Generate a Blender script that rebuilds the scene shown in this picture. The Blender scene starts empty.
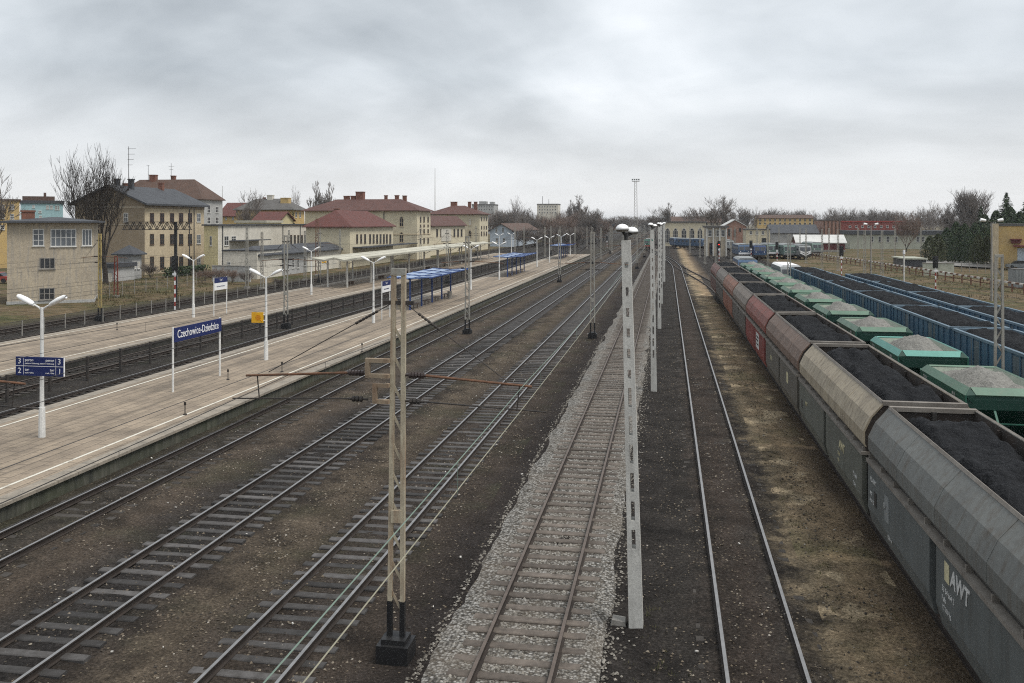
import bpy, math, random
import numpy as np
from mathutils import Vector, Matrix, noise
rnd = random.Random(11)
scene = bpy.context.scene
COL = scene.collection
# ------------------------------------------------------------------ survey
F, CX, HY, H = 900.0, 512.0, 222.0, 8.65          # focal length and horizon of the photo, eye height above the rails
TH = math.atan(155/900.0); CT, ST = math.cos(TH), math.sin(TH)
def ray(px):
    u = (px-CX)/F
    return (u*CT-ST, u*ST+CT)
def W(px, py, z=0.0):                              # pixel -> world point at height z
    Y = F*(H-z)/(py-HY); dx, dy = ray(px); return Vector((dx*Y, dy*Y, z))
def D(px, Y, z=0.0):                               # pixel column at viewing depth Y
    dx, dy = ray(px); return Vector((dx*Y, dy*Y, z))
def ZY(py, Y): return H-(py-HY)*Y/F                # height seen at row py at depth Y
def depth(x, y): return -x*ST+y*CT
def on_x(px, x):                                   # y where column px meets the line X = x
    dx, dy = ray(px); return x*dy/dx
def on_y(px, y):
    dx, dy = ray(px); return y*dx/dy
ORD = ['nearest','second','third','fourth','fifth','sixth','seventh','eighth','ninth','tenth','eleventh','twelfth','thirteenth','fourteenth','fifteenth','sixteenth','seventeenth','eighteenth','nineteenth','twentieth','twenty-first','twenty-second','twenty-third','twenty-fourth','twenty-fifth','twenty-sixth','twenty-seventh','twenty-eighth','twenty-ninth','thirtieth']
ORL = ['first']+ORD[1:]
# ------------------------------------------------------------------ materials
class NT:
    def __init__(s, name):
        s.m = bpy.data.materials.new(name); s.m.use_nodes = True
        s.t = s.m.node_tree; s.n = s.t.nodes; s.b = s.n['Principled BSDF']
    def new(s, typ, **kw):
        x = s.n.new(typ)
        for k, v in kw.items(): setattr(x, k, v)
        return x
    def lk(s, a, b): s.t.links.new(a, b)
    def val(s, sock, v):
        if hasattr(v, 'links') or isinstance(v, bpy.types.NodeSocket): s.lk(v, sock)
        else: sock.default_value = v
    def math(s, op, a, b=0.0, c=None, clamp=False):
        x = s.new('ShaderNodeMath', operation=op, use_clamp=clamp); s.val(x.inputs[0], a); s.val(x.inputs[1], b)
        if c is not None: s.val(x.inputs[2], c)
        return x.outputs[0]
    def noise(s, vec, scale, detail=4, rough=.6, dist=0):
        x = s.new('ShaderNodeTexNoise'); x.inputs['Scale'].default_value = scale; x.inputs['Detail'].default_value = detail
        x.inputs['Roughness'].default_value = rough; x.inputs['Distortion'].default_value = dist
        s.lk(vec, x.inputs['Vector']); return x.outputs[0]
    def ramp(s, fac, stops, interp='LINEAR'):
        x = s.new('ShaderNodeValToRGB'); x.color_ramp.interpolation = interp
        e = x.color_ramp.elements
        while len(e) > 1: e.remove(e[-1])
        e[0].position = stops[0][0]; e[0].color = col4(stops[0][1])
        for p, c in stops[1:]:
            q = e.new(p); q.color = col4(c)
        s.lk(fac, x.inputs[0]); return x.outputs[0]
    def mix(s, fac, a, b, mode='MIX'):
        x = s.new('ShaderNodeMix', data_type='RGBA', blend_type=mode)
        s.val(x.inputs[0], fac)
        for i, v in ((6, a), (7, b)):
            if isinstance(v, bpy.types.NodeSocket): s.lk(v, x.inputs[i])
            else: x.inputs[i].default_value = col4(v)
        return x.outputs[2]
    def scale(s, vec, sc):
        x = s.new('ShaderNodeVectorMath', operation='MULTIPLY'); s.lk(vec, x.inputs[0]); x.inputs[1].default_value = sc; return x.outputs[0]
    def bump(s, h, strength, dist=.02):
        x = s.new('ShaderNodeBump'); x.inputs['Strength'].default_value = strength; x.inputs['Distance'].default_value = dist
        s.lk(h, x.inputs['Height']); s.lk(x.outputs[0], s.b.inputs['Normal'])
def col4(c):
    if isinstance(c, (int, float)): return (c, c, c, 1)
    return (c[0], c[1], c[2], 1)
def pmat(name, c1, c2=None, scale=1.5, rough=.8, metal=0., bump=0., bscale=30, streak=0., dirt=(.05,.045,.04), spec=.3, fine=.18, per_object=0., bdist=.02):
    k = NT(name); b = k.b
    if c2 is None: c2 = tuple(x*.78 for x in c1)
    tc = k.new('ShaderNodeTexCoord'); oi = k.new('ShaderNodeObjectInfo')
    off = k.new('ShaderNodeVectorMath', operation='ADD'); k.lk(tc.outputs['Object'], off.inputs[0])
    sc = k.math('MULTIPLY', oi.outputs['Random'], 60.0); k.lk(sc, off.inputs[1]); v = off.outputs[0]
    f = k.ramp(k.noise(v, scale, 5), [(.35, 0), (.68, 1)])
    c = k.mix(f, c1, c2)
    if streak:
        sv = k.scale(v, (3.5, 3.5, .35))
        sf = k.ramp(k.noise(sv, 1.3, 5, .65), [(.48, 0), (.75, streak)])
        c = k.mix(sf, c, dirt)
    if fine:
        g = k.ramp(k.noise(v, scale*14, 3), [(.3, 1-fine), (.7, 1+fine)])
        c = k.mix(1.0, c, g, 'MULTIPLY')
    if per_object:
        g2 = k.ramp(oi.outputs['Random'], [(0, 1-per_object), (1, 1+per_object)])
        c = k.mix(1.0, c, g2, 'MULTIPLY')
    k.lk(c, b.inputs['Base Color']); b.inputs['Roughness'].default_value = rough; b.inputs['Metallic'].default_value = metal
    b.inputs['Specular IOR Level'].default_value = spec
    if bump: k.bump(k.noise(v, bscale, 4), bump, bdist)
    return k.m
M = {}
def mk(key, *a, **k): M[key] = pmat(key, *a, **k)
mk('white_paint', (.74,.74,.72), (.6,.6,.58), rough=.55, streak=.25, dirt=(.3,.28,.25))
mk('lamp_white', (.85,.85,.84), (.78,.78,.77), rough=.35, fine=.05)
mk('concrete_pale', (.58,.57,.53), (.46,.45,.42), scale=2.5, streak=.35, dirt=(.2,.19,.17), bump=.2)
mk('concrete', (.32,.30,.27), (.2,.19,.17), scale=1.2, streak=.4, bump=.3)
mk('mast_cream', (.47,.42,.31), (.36,.31,.23), scale=2, rough=.7, streak=.9, dirt=(.20,.10,.05))
mk('bracket_tan', (.30,.24,.17), (.22,.165,.115), scale=3, rough=.75, streak=.6, dirt=(.16,.08,.045))
mk('mast_grey', (.36,.35,.31), (.26,.25,.22), scale=2, rough=.7, streak=.6, dirt=(.17,.09,.045))
mk('mast_rust', (.2,.10,.06), (.13,.07,.05), scale=3, rough=.85)
mk('mast_red', (.22,.05,.035), (.16,.05,.04), scale=3, rough=.8)
mk('mast_yellow', (.42,.33,.13), (.32,.24,.11), scale=3, streak=.3)
mk('tar', (.012,.012,.014), (.02,.02,.02), rough=.5)
mk('black_metal', (.02,.02,.021), (.03,.029,.028), rough=.5)
mk('dark_steel', (.035,.033,.032), (.055,.045,.038), rough=.7, scale=3)
mk('rust', (.17,.085,.05), (.1,.06,.04), scale=5, rough=.85)
mk('insulator', (.06,.045,.04), (.04,.03,.03), rough=.3)
mk('wire', (.05,.047,.045), rough=.6, fine=0)
mk('wire_green', (.17,.23,.19), rough=.6, fine=0)
mk('wire_yellow', (.30,.285,.21), rough=.55, fine=0)
mk('rail_top', (.37,.36,.355), (.28,.275,.27), rough=.45, metal=.8, scale=4, fine=.05)
mk('rail_rust_top', (.12,.095,.08), (.085,.068,.057), rough=.6, scale=4)
mk('rail_side', (.04,.031,.026), (.028,.023,.02), rough=.8, scale=4)
mk('sleeper_grey', (.078,.074,.072), (.042,.039,.037), scale=4, rough=.85, bump=.3, per_object=.55)
mk('sleeper_brown', (.14,.118,.10), (.075,.064,.055), scale=4, rough=.9, bump=.3, per_object=.3)
mk('sleeper_dark', (.055,.049,.043), (.035,.031,.028), scale=4, rough=.9, bump=.3, per_object=.35)
mk('blue_sign', (.012,.022,.10), (.015,.025,.11), rough=.4, fine=.05)
mk('sign_white', (.8,.8,.8), (.74,.74,.74), rough=.4, fine=.03)
mk('sign_yellow', (.75,.42,.02), (.7,.36,.02), rough=.45, fine=.05)
mk('blue_steel', (.035,.075,.24), (.03,.06,.18), rough=.5, streak=.2)
mk('red_paint', (.30,.05,.04), (.24,.05,.04), rough=.6)
mk('glass_dark', (.025,.028,.032), (.04,.044,.05), rough=.12, spec=.6, fine=0, scale=.8)
mk('glass_pale', (.16,.18,.20), (.08,.09,.1), rough=.15, spec=.6, fine=0, scale=.6)
mk('window_white', (.62,.61,.58), (.5,.5,.48), rough=.6)
mk('window_brown', (.12,.075,.05), (.08,.055,.04), rough=.6)
mk('bark', (.04,.033,.028), (.026,.022,.019), scale=3, rough=.95, bump=.4)
mk('twig', (.15,.128,.112), (.115,.098,.088), scale=.5, rough=.95, fine=0)
mk('twig_grey', (.22,.195,.18), (.17,.152,.142), scale=.4, rough=.95, fine=0)
mk('twig_red', (.21,.15,.12), (.165,.12,.098), scale=.4, rough=.95, fine=0)
mk('conifer', (.04,.062,.034), (.058,.08,.04), scale=.8, rough=.9)
mk('conifer_olive', (.08,.085,.042), (.055,.07,.034), scale=.8, rough=.9)
mk('coal', (.0075,.008,.0095), (.014,.015,.0175), scale=3, rough=.85, bump=1.0, bscale=7, bdist=.16, fine=.5, spec=.2)
mk('roof_slate', (.065,.07,.078), (.05,.052,.058), scale=.8, rough=.75, streak=.2)
mk('roof_red', (.12,.045,.038), (.09,.04,.035), scale=.7, rough=.8, streak=.25)
mk('roof_maroon', (.11,.055,.046), (.085,.046,.04), scale=.7, rough=.8, streak=.3)
mk('roof_brown', (.105,.065,.05), (.08,.053,.042), scale=.7, rough=.85, streak=.3)
mk('roof_grey', (.12,.115,.11), (.09,.085,.08), scale=.7, rough=.85)
mk('roof_pale', (.58,.58,.56), (.48,.48,.46), scale=.5, rough=.7, streak=.15)
mk('brick', (.22,.10,.07), (.15,.075,.055), scale=2, rough=.9)
mk('brick_pink', (.34,.20,.15), (.28,.165,.125), scale=.5, rough=.9, streak=.2)
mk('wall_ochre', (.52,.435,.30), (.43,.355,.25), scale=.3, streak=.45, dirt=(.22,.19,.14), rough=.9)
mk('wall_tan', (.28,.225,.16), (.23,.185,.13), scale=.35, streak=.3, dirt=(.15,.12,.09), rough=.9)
mk('wall_beige', (.46,.395,.295), (.36,.31,.24), scale=.5, streak=1.0, dirt=(.29,.27,.24), rough=.9)
mk('wall_cream', (.60,.54,.39), (.52,.46,.34), scale=.3, streak=.35, dirt=(.33,.28,.2), rough=.9)
mk('wall_white', (.62,.585,.51), (.52,.49,.42), scale=.3, streak=.45, dirt=(.3,.28,.25), rough=.9)
mk('wall_grey', (.40,.40,.39), (.32,.32,.31), scale=.3, streak=.4, dirt=(.2,.2,.19), rough=.9)
mk('wall_yellow', (.54,.385,.16), (.42,.305,.15), scale=.4, streak=.2, dirt=(.3,.24,.14), rough=.9)
mk('wall_paleyellow', (.58,.51,.30), (.5,.44,.27), scale=.4, streak=.35, dirt=(.3,.26,.18), rough=.9)
mk('wall_turquoise', (.30,.45,.47), (.26,.40,.42), scale=.4, streak=.1, rough=.9)
mk('wall_bluewhite', (.46,.52,.58), (.4,.45,.5), scale=.4, streak=.3, rough=.9)
mk('wall_red', (.25,.075,.062), (.21,.065,.055), scale=.4, streak=.2, rough=.85)
mk('wall_maroon', (.15,.045,.045), (.12,.04,.04), scale=.8, rough=.85)
mk('wall_greenish', (.40,.41,.34), (.33,.34,.28), scale=.3, streak=.4, rough=.9)
mk('canopy_cream', (.48,.46,.38), (.38,.365,.30), scale=.4, streak=.3, dirt=(.2,.19,.16), rough=.7)
mk('loco_blue', (.045,.085,.155), (.06,.10,.165), rough=.45, streak=.2)
mk('loco_grey', (.25,.265,.265), (.18,.19,.19), rough=.55, streak=.3)
mk('loco_green', (.15,.22,.195), (.11,.165,.145), rough=.55, streak=.3)
mk('tarp_white', (.8,.8,.8), (.7,.7,.7), rough=.6)
mk('litter', (.62,.6,.55), (.45,.43,.4), rough=.8, per_object=.2)
# panels of the shelters: pale blue translucent sheet
k = NT('shelter_sheet'); k.b.inputs['Base Color'].default_value = (.22,.32,.50,1); k.b.inputs['Roughness'].default_value = .3; k.b.inputs['Transmission Weight'].default_value = .15; M['shelter_sheet'] = k.m
k = NT('lamp_red'); k.b.inputs['Base Color'].default_value = (.3,.01,.01,1); k.b.inputs['Emission Color'].default_value = (1,.05,.03,1); k.b.inputs['Emission Strength'].default_value = 1.2; M['lamp_red'] = k.m
# ------------------------------------------------------------------ mesh builder
class MB:
    def __init__(s): s.v = []; s.f = []; s.mi = []; s.cur = 0
    def add(s, vs, fs):
        o = len(s.v); s.v += [tuple(v) for v in vs]; s.f += [tuple(i+o for i in f) for f in fs]; s.mi += [s.cur]*len(fs); return s
    def box(s, x0, x1, y0, y1, z0, z1):
        vs = [(x0,y0,z0),(x1,y0,z0),(x1,y1,z0),(x0,y1,z0),(x0,y0,z1),(x1,y0,z1),(x1,y1,z1),(x0,y1,z1)]
        return s.add(vs, [(3,2,1,0),(4,5,6,7),(0,1,5,4),(1,2,6,5),(2,3,7,6),(3,0,4,7)])
    def bar(s, a, b, w, h=None, up=(0,0,1)):
        a, b = Vector(a), Vector(b); h = h or w; d = (b-a).normalized(); up = Vector(up)
        if abs(d.dot(up)) > .98: up = Vector((0,1,0))
        x = d.cross(up).normalized(); y = x.cross(d)
        vs = []
        for p in (a, b):
            for i, j in ((-1,-1),(1,-1),(1,1),(-1,1)): vs.append(p+x*(i*w/2)+y*(j*h/2))
        return s.add(vs, [(0,1,2,3),(7,6,5,4),(0,4,5,1),(1,5,6,2),(2,6,7,3),(3,7,4,0)])
    def tube(s, a, b, r0, r1=None, n=8, cap=True):
        a, b = Vector(a), Vector(b); r1 = r0 if r1 is None else r1
        d = (b-a)
        if d.length < 1e-6: return s
        d.normalize(); up = Vector((0,0,1)) if abs(d.z) < .95 else Vector((1,0,0))
        x = d.cross(up).normalized(); y = x.cross(d); vs = []
        for p, r in ((a, r0), (b, r1)):
            for i in range(n):
                t = 2*math.pi*i/n; vs.append(p+x*(r*math.cos(t))+y*(r*math.sin(t)))
        fs = [(i, (i+1) % n, n+(i+1) % n, n+i) for i in range(n)]
        if cap: fs += [tuple(range(n))[::-1], tuple(range(n, 2*n))]
        return s.add(vs, fs)
    def path(s, pts, r, n=5):
        for a, b in zip(pts, pts[1:]): s.tube(a, b, r, r, n, cap=False)
        return s
    def prism(s, prof, y0, y1, closed=True):            # (x, z) profile swept along y
        n = len(prof); vs = [(x, y0, z) for x, z in prof]+[(x, y1, z) for x, z in prof]
        m = n if closed else n-1
        fs = [(i, n+i, n+(i+1) % n, (i+1) % n) for i in range(m)]
        if closed: fs += [tuple(range(n)), tuple(range(n, 2*n))[::-1]]
        return s.add(vs, fs)
    def prismx(s, prof, x0, x1):                          # (y, z) profile swept along x
        n = len(prof); vs = [(x0, y, z) for y, z in prof]+[(x1, y, z) for y, z in prof]
        fs = [(i, (i+1) % n, n+(i+1) % n, n+i) for i in range(n)]+[tuple(range(n))[::-1], tuple(range(n, 2*n))]
        return s.add(vs, fs)
    def dome(s, c, rx, ry, rz, n=12, m=4, z0=0):
        vs = []; c = Vector(c)
        for j in range(m):
            a = math.pi/2*j/m
            for i in range(n):
                t = 2*math.pi*i/n; vs.append((c.x+rx*math.cos(a)*math.cos(t), c.y+ry*math.cos(a)*math.sin(t), c.z+rz*math.sin(a)))
        vs.append((c.x, c.y, c.z+rz)); fs = []
        for j in range(m-1):
            for i in range(n): fs.append((j*n+i, j*n+(i+1) % n, (j+1)*n+(i+1) % n, (j+1)*n+i))
        for i in range(n): fs.append(((m-1)*n+i, (m-1)*n+(i+1) % n, m*n))
        fs.append(tuple(range(n))[::-1])
        return s.add(vs, fs)
    def mesh(s, name, mats, smooth=False):
        me = bpy.data.meshes.new(name); me.from_pydata(s.v, [], s.f)
        for m in (mats if isinstance(mats, (list, tuple)) else [mats]): me.materials.append(m)
        if any(s.mi): me.polygons.foreach_set('material_index', s.mi)
        if smooth: me.polygons.foreach_set('use_smooth', [True]*len(s.f))
        me.update(); return me
    def build(s, name, mats, parent=None, loc=None, smooth=False):
        return put(name, s.mesh(name, mats, smooth), parent, loc)
def put(name, me, parent=None, loc=None, rz=0):
    o = bpy.data.objects.new(name, me); COL.objects.link(o)
    if parent is not None: o.parent = parent
    if loc is not None: o.location = loc
    if rz: o.rotation_euler.z = rz
    return o
def tag(o, label=None, cat=None, group=None, kind=None):
    if label: o['label'] = label
    if cat: o['category'] = cat
    if group: o['group'] = group
    if kind: o['kind'] = kind
    return o
def thing(name, label, cat, loc=(0,0,0), group=None, rz=0):
    o = bpy.data.objects.new(name, None); COL.objects.link(o); o.empty_display_size = .2
    o.location = loc; o.rotation_euler.z = rz
    return tag(o, label, cat, group)
def copy_tree(o, parent=None):
    c = o.copy(); COL.objects.link(c)
    if parent is not None: c.parent = parent
    for ch in CH.get(o.name) or list(o.children): copy_tree(ch, c)
    return c
CH = {}
def dup(root, loc, label, group=None, rz=None, sc=None):
    c = copy_tree(root); c.location = loc; c['label'] = label
    if group: c['group'] = group
    if rz is not None: c.rotation_euler.z = rz
    if sc is not None: c.scale = sc if hasattr(sc, '__len__') else (sc, sc, sc)
    return c
def reskin(o, old, new):
    for i, sl in enumerate(o.material_slots):
        if sl.material and sl.material.name == old: sl.link = 'OBJECT'; sl.material = new
def reskin_tree(root, table):
    for o in [root]+list(root.children_recursive):
        for a, b in table.items(): reskin(o, a, b)
def text_mesh(s, size, mat, depth=.004, align='LEFT', shear=0, squeeze=1, bold=0):
    cu = bpy.data.curves.new('lettering', 'FONT'); cu.body = s; cu.size = size; cu.extrude = depth; cu.align_x = align; cu.align_y = 'CENTER'; cu.shear = shear
    cu.resolution_u = 3; cu.offset = bold
    o = bpy.data.objects.new('tmp', cu); COL.objects.link(o)
    bpy.context.view_layer.update()
    me = bpy.data.meshes.new_from_object(o.evaluated_get(bpy.context.evaluated_depsgraph_get()))
    bpy.data.objects.remove(o); me.materials.clear(); me.materials.append(mat)
    if squeeze != 1: me.transform(Matrix.Diagonal((squeeze, 1, 1, 1)))
    return me
def put_text(s, size, mat, parent, loc, facing, align='LEFT', squeeze=1, name='lettering', bold=0, shear=0):
    o = put(name, text_mesh(s, size, mat, align=align, squeeze=squeeze, bold=bold, shear=shear), parent, loc)
    o.rotation_euler = {'-y': (math.pi/2, 0, 0), '+x': (math.pi/2, 0, math.pi/2), '-x': (math.pi/2, 0, -math.pi/2)}[facing]
    return o
# ------------------------------------------------------------------ camera, world, sun
cam = bpy.data.objects.new('camera', bpy.data.cameras.new('camera')); COL.objects.link(cam); scene.camera = cam
cam.location = (0, 0, H); cam.rotation_euler = (math.pi/2, 0, TH)
cam.data.sensor_width = 36; cam.data.lens = 36*F/1024; cam.data.shift_y = (HY-341.5)/1024
cam.data.clip_start = .1; cam.data.clip_end = 12000
world = bpy.data.worlds.new('World'); scene.world = world; world.use_nodes = True
wt = world.node_tree; wn = wt.nodes; bg = wn['Background']
class WN(NT):
    def __init__(s): s.t = wt; s.n = wn
k = WN()
sky = k.new('ShaderNodeTexSky', sky_type='NISHITA'); sky.sun_disc = False
SUN_EL, SUN_AZ = math.radians(60), math.radians(105)     # azimuth clockwise from +Y
sky.sun_elevation = SUN_EL; sky.sun_rotation = SUN_AZ
tc = k.new('ShaderNodeTexCoord'); sep = k.new('ShaderNodeSeparateXYZ'); k.lk(tc.outputs['Generated'], sep.inputs[0])
zz = k.math('MAXIMUM', sep.outputs[2], 0.0); den = k.math('ADD', zz, .38)
comb = k.new('ShaderNodeCombineXYZ'); k.lk(k.math('DIVIDE', sep.outputs[0], den), comb.inputs[0]); k.lk(k.math('DIVIDE', sep.outputs[1], den), comb.inputs[1])
vv = comb.outputs[0]
rot = k.new('ShaderNodeVectorRotate', rotation_type='Z_AXIS'); rot.inputs['Angle'].default_value = -TH+.35; k.lk(vv, rot.inputs['Vector'])
v2 = k.scale(rot.outputs[0], (1.15, 1.3, 1))
n1 = k.noise(v2, .85, 6, .5, .5); n2 = k.noise(k.scale(rot.outputs[0], (2.6, 4.2, 1)), 1.5, 5, .5, .3)
fld = k.math('ADD', k.math('MULTIPLY', n1, .84), k.math('MULTIPLY', n2, .16))
cl = k.ramp(fld, [(.36, (.30,.325,.345)), (.45, (.405,.432,.452)), (.53, (.515,.542,.562)), (.66, (.70,.72,.735))])
hz = k.ramp(zz, [(0, 1), (.045, .75), (.16, 0)])
cl = k.mix(k.math('MULTIPLY', hz, .75), cl, (.585,.575,.565))
skys = k.mix(1.0, sky.outputs[0], (.55,.55,.55), 'MULTIPLY')
cl10 = k.mix(1.0, cl, (7.9,7.95,8.05), 'MULTIPLY')
allsky = k.mix(.93, skys, cl10)
low = k.ramp(sep.outputs[2], [(0, 0), (.001, 1)])
allsky = k.mix(low, (2.2,2.1,2.0), allsky)
k.lk(allsky, bg.inputs['Color']); bg.inputs['Strength'].default_value = .1
sun = bpy.data.objects.new('sun', bpy.data.lights.new('sun', 'SUN')); COL.objects.link(sun)
sun.data.energy = 1.5; sun.data.angle = math.radians(25); sun.data.color = (1, .96, .9)
sd = Vector((math.sin(SUN_AZ)*math.cos(SUN_EL), math.cos(SUN_AZ)*math.cos(SUN_EL), math.sin(SUN_EL)))
sun.rotation_euler = sd.to_track_quat('Z', 'Y').to_euler()
scene.view_settings.view_transform = 'Standard'; scene.view_settings.look = 'None'; scene.view_settings.exposure = 1.02; scene.view_settings.gamma = 1
scene.view_settings.use_curve_mapping = False
scene.cycles.pixel_filter_type = 'BLACKMAN_HARRIS'; scene.cycles.filter_width = 1.1; scene.cycles.use_denoising = scene.cycles.samples < 0
# ------------------------------------------------------------------ ground
def smooth(e0, e1, x):
    t = max(0., min(1., (x-e0)/(e1-e0))); return t*t*(3-2*t)
TRK = {'R': 1.885, 'G': -2.94, 'T3': -7.98, 'T2': -12.85, 'T1': -17.57, 'T0': -29.1, 'TM1': -33.9, 'TM2': -46.95, 'TM3': -52.0, 'COAL': 6.65, 'GREEN': 11.4, 'BLUE': 15.9, 'BLUE2': 20.1}
def ground_z(x, y):
    z = -.23
    for key in ('R', 'T3', 'T2', 'T1'):
        d = abs(x-TRK[key])
        if d < 1.6: z += .045*(1-smooth(.9, 1.6, d))*(1 if key != 'R' else 1.4)
    z += .16*smooth(-56, -60, x)+.2*smooth(23, 27, x)
    for c0 in (-10.4, -15.3): z += .03*(1-smooth(0, 1.2, abs(x-c0)))
    if 3.4 < x < 5.4: z += .06
    if -62 < x < 30 and y < 130:
        z += .05*noise.noise((x*.9, y*.5, 0))+.025*noise.noise((x*3, y*3, 5))
    return z
xs = [-3000,-1500,-600,-300,-160,-110,-80,-70]+[ -62+.5*i for i in range(70)]+[-27+.25*i for i in range(137)]+[7.5+.75*i for i in range(30)]+[32,38,48,65,90,150,300,600,1500,3000]
ys = [-400,-100,-30]+[0+.5*i for i in range(160)]+[80+2*i for i in range(60)]+[205,220,250,300,400,600,1000,2000,4500]
nx, ny = len(xs), len(ys)
gv = [(x, y, ground_z(x, y)) for y in ys for x in xs]
gf = [(j*nx+i, j*nx+i+1, (j+1)*nx+i+1, (j+1)*nx+i) for j in range(ny-1) for i in range(nx-1)]
k = NT('ground_soil'); ge = k.new('ShaderNodeNewGeometry'); P = ge.outputs['Position']
sx = k.new('ShaderNodeSeparateXYZ'); k.lk(P, sx.inputs[0])
wob = k.math('ADD', k.math('MULTIPLY', k.math('SUBTRACT', k.noise(P, .45, 5, .65), .5), 3.0), k.math('MULTIPLY', k.math('SUBTRACT', k.noise(P, 2.5, 3), .5), .9))
pos = k.math('DIVIDE', k.math('ADD', k.math('ADD', sx.outputs[0], wob), 70.0), 100.0)
DK = (.032,.029,.026); BR = (.075,.057,.040)
GA = .95
bands = [(-70,(.075,.078,.035)),(-58,(.085,.078,.042)),(-55,(.05,.043,.034)),(-52,(.034,.031,.028)),(-36,(.034,.031,.028)),(-27,(.034,.03,.027)),(-19.5,(.045,.04,.03)),(-17.5,(.042,.037,.031)),
         (-15.6,(.076,.060,.046)),(-14.4,(.04,.035,.031)),(-12.9,(.026,.024,.023)),(-11.4,(.045,.037,.03)),(-10.4,(.088,.071,.052)),(-9.3,(.055,.045,.036)),(-7.9,(.044,.037,.032)),(-6.4,(.05,.04,.032)),(-5.3,(.026,.022,.02)),
         (-1,(.026,.023,.021)),(.6,(.03,.027,.024)),(1.9,(.045,.036,.03)),(2.9,(.034,.031,.028)),(3.4,(.16,.13,.088)),(4.6,(.27,.20,.125)),(5.6,(.13,.10,.07)),(7,(.03,.027,.025)),(22,(.034,.031,.027)),(24,(.10,.082,.046)),(30,(.115,.098,.055))]
c = k.ramp(pos, [((x+70)/100., (cc[0]*GA*1.0, cc[1]*GA*.99, cc[2]*GA*.99)) for x, cc in bands])
# far fields beyond the railway land: dull winter grass
n_big = k.noise(P, .13, 6, .68)
grass = k.ramp(n_big, [(.33, (.042,.05,.022)), (.45, (.085,.076,.038)), (.55, (.12,.088,.053)), (.66, (.15,.12,.075))])
far = k.math('MAXIMUM', k.math('GREATER_THAN', sx.outputs[0], 24.5), k.math('LESS_THAN', k.math('ADD', sx.outputs[0], wob), -57.0))
c = k.mix(far, c, grass)
# mossy green and sandy patches on the strip beside the coal wagons
strip = k.math('MULTIPLY', k.math('GREATER_THAN', sx.outputs[0], 3.4), k.math('LESS_THAN', sx.outputs[0], 5.5))
moss = k.ramp(k.noise(P, .28, 5, .65), [(.52, 0), (.66, .35)])
c = k.mix(k.math('MULTIPLY', moss, k.math('LESS_THAN', sx.outputs[0], -5.5)), c, (.042,.046,.026))
g1 = k.ramp(k.noise(P, .22, 4, .6), [(.54, 0), (.66, .45)])
c = k.mix(k.math('MULTIPLY', strip, g1), c, (.12,.12,.058))
sv = k.scale(P, (.6, .5, 1)); g2 = k.ramp(k.noise(sv, .95, 4, .55), [(.57, 0), (.61, .8)])
c = k.mix(k.math('MULTIPLY', strip, g2), c, (.42,.33,.215))
# blotches, grit and scattered pale stones
blot = k.ramp(k.noise(P, .9, 6, .7), [(.28, .48), (.5, 1.0), (.72, 1.55)])
c = k.mix(1.0, c, blot, 'MULTIPLY')
grit = k.ramp(k.noise(P, 14, 4, .75), [(.3, .32), (.48, .9), (.6, 1.35), (.72, 2.3)])
c = k.mix(1.0, c, grit, 'MULTIPLY')
vo = k.new('ShaderNodeTexVoronoi'); vo.inputs['Scale'].default_value = 11; k.lk(P, vo.inputs['Vector'])
vs_ = k.new('ShaderNodeSeparateColor'); k.lk(vo.outputs['Color'], vs_.inputs[0])
stone = k.math('MULTIPLY', k.math('LESS_THAN', vo.outputs['Distance'], .28), k.math('GREATER_THAN', vs_.outputs[0], .86))
clump = k.ramp(k.noise(P, .55, 3), [(.42, 0), (.6, 1)])
c = k.mix(k.math('MULTIPLY', stone, k.math('MULTIPLY', clump, .8)), c, (.25,.21,.15))
k.lk(c, k.b.inputs['Base Color']); k.b.inputs['Roughness'].default_value = .95; k.b.inputs['Specular IOR Level'].default_value = .1
k.bump(k.math('ADD', k.noise(P, 14, 5, .75), k.math('MULTIPLY', vo.outputs['Distance'], -.5)), .9, .06)
M['ground'] = k.m
mb = MB(); mb.v = gv; mb.f = gf; mb.mi = [0]*len(gf); g = mb.build('ground', M['ground'], smooth=True); tag(g, kind='structure')
# pale ballast bed of one track
k = NT('ballast_gravel'); ge = k.new('ShaderNodeNewGeometry'); P = ge.outputs['Position']
vo = k.new('ShaderNodeTexVoronoi'); vo.inputs['Scale'].default_value = 16; k.lk(P, vo.inputs['Vector'])
vs_ = k.new('ShaderNodeSeparateColor'); k.lk(vo.outputs['Color'], vs_.inputs[0])
c = k.ramp(vs_.outputs[0], [(0, (.10,.088,.072)), (.3, (.155,.147,.133)), (.6, (.25,.24,.22)), (1, (.36,.35,.33))])
gap = k.ramp(vo.outputs['Distance'], [(.3, 1), (.7, .25)])
c = k.mix(1.0, c, gap, 'MULTIPLY')
c = k.mix(k.ramp(k.noise(P, .5, 4), [(.4, 0), (.75, .4)]), c, (.15,.12,.09))
k.lk(c, k.b.inputs['Base Color']); k.b.inputs['Roughness'].default_value = .95; k.b.inputs['Specular IOR Level'].default_value = .15
k.bump(vo.outputs['Distance'], -1.0, .08); M['gravel'] = k.m
gx = TRK['G']; mb = MB(); prof = [(-2.08,-.33),(-1.72,-.20),(-1.35,-.165),(-.8,-.185),(0,-.19),(.8,-.185),(1.35,-.165),(1.55,-.20),(1.85,-.33)]
rows = 0; ystep = .5; yy = 3.
while yy < 300:
    for i, (px_, pz_) in enumerate(prof):
        j = 0
        if i in (0, 1, len(prof)-1, len(prof)-2): j = .22*noise.noise((i*.01, yy*.3, 3+(i > 4)*7))+.05*noise.noise((i, yy*1.2, 9))
        mb.v.append((gx+px_+j, yy, pz_+.018*noise.noise((px_*4, yy*3, 1))))
    rows += 1; yy += ystep if yy < 90 else 3
n = len(prof)
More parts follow.
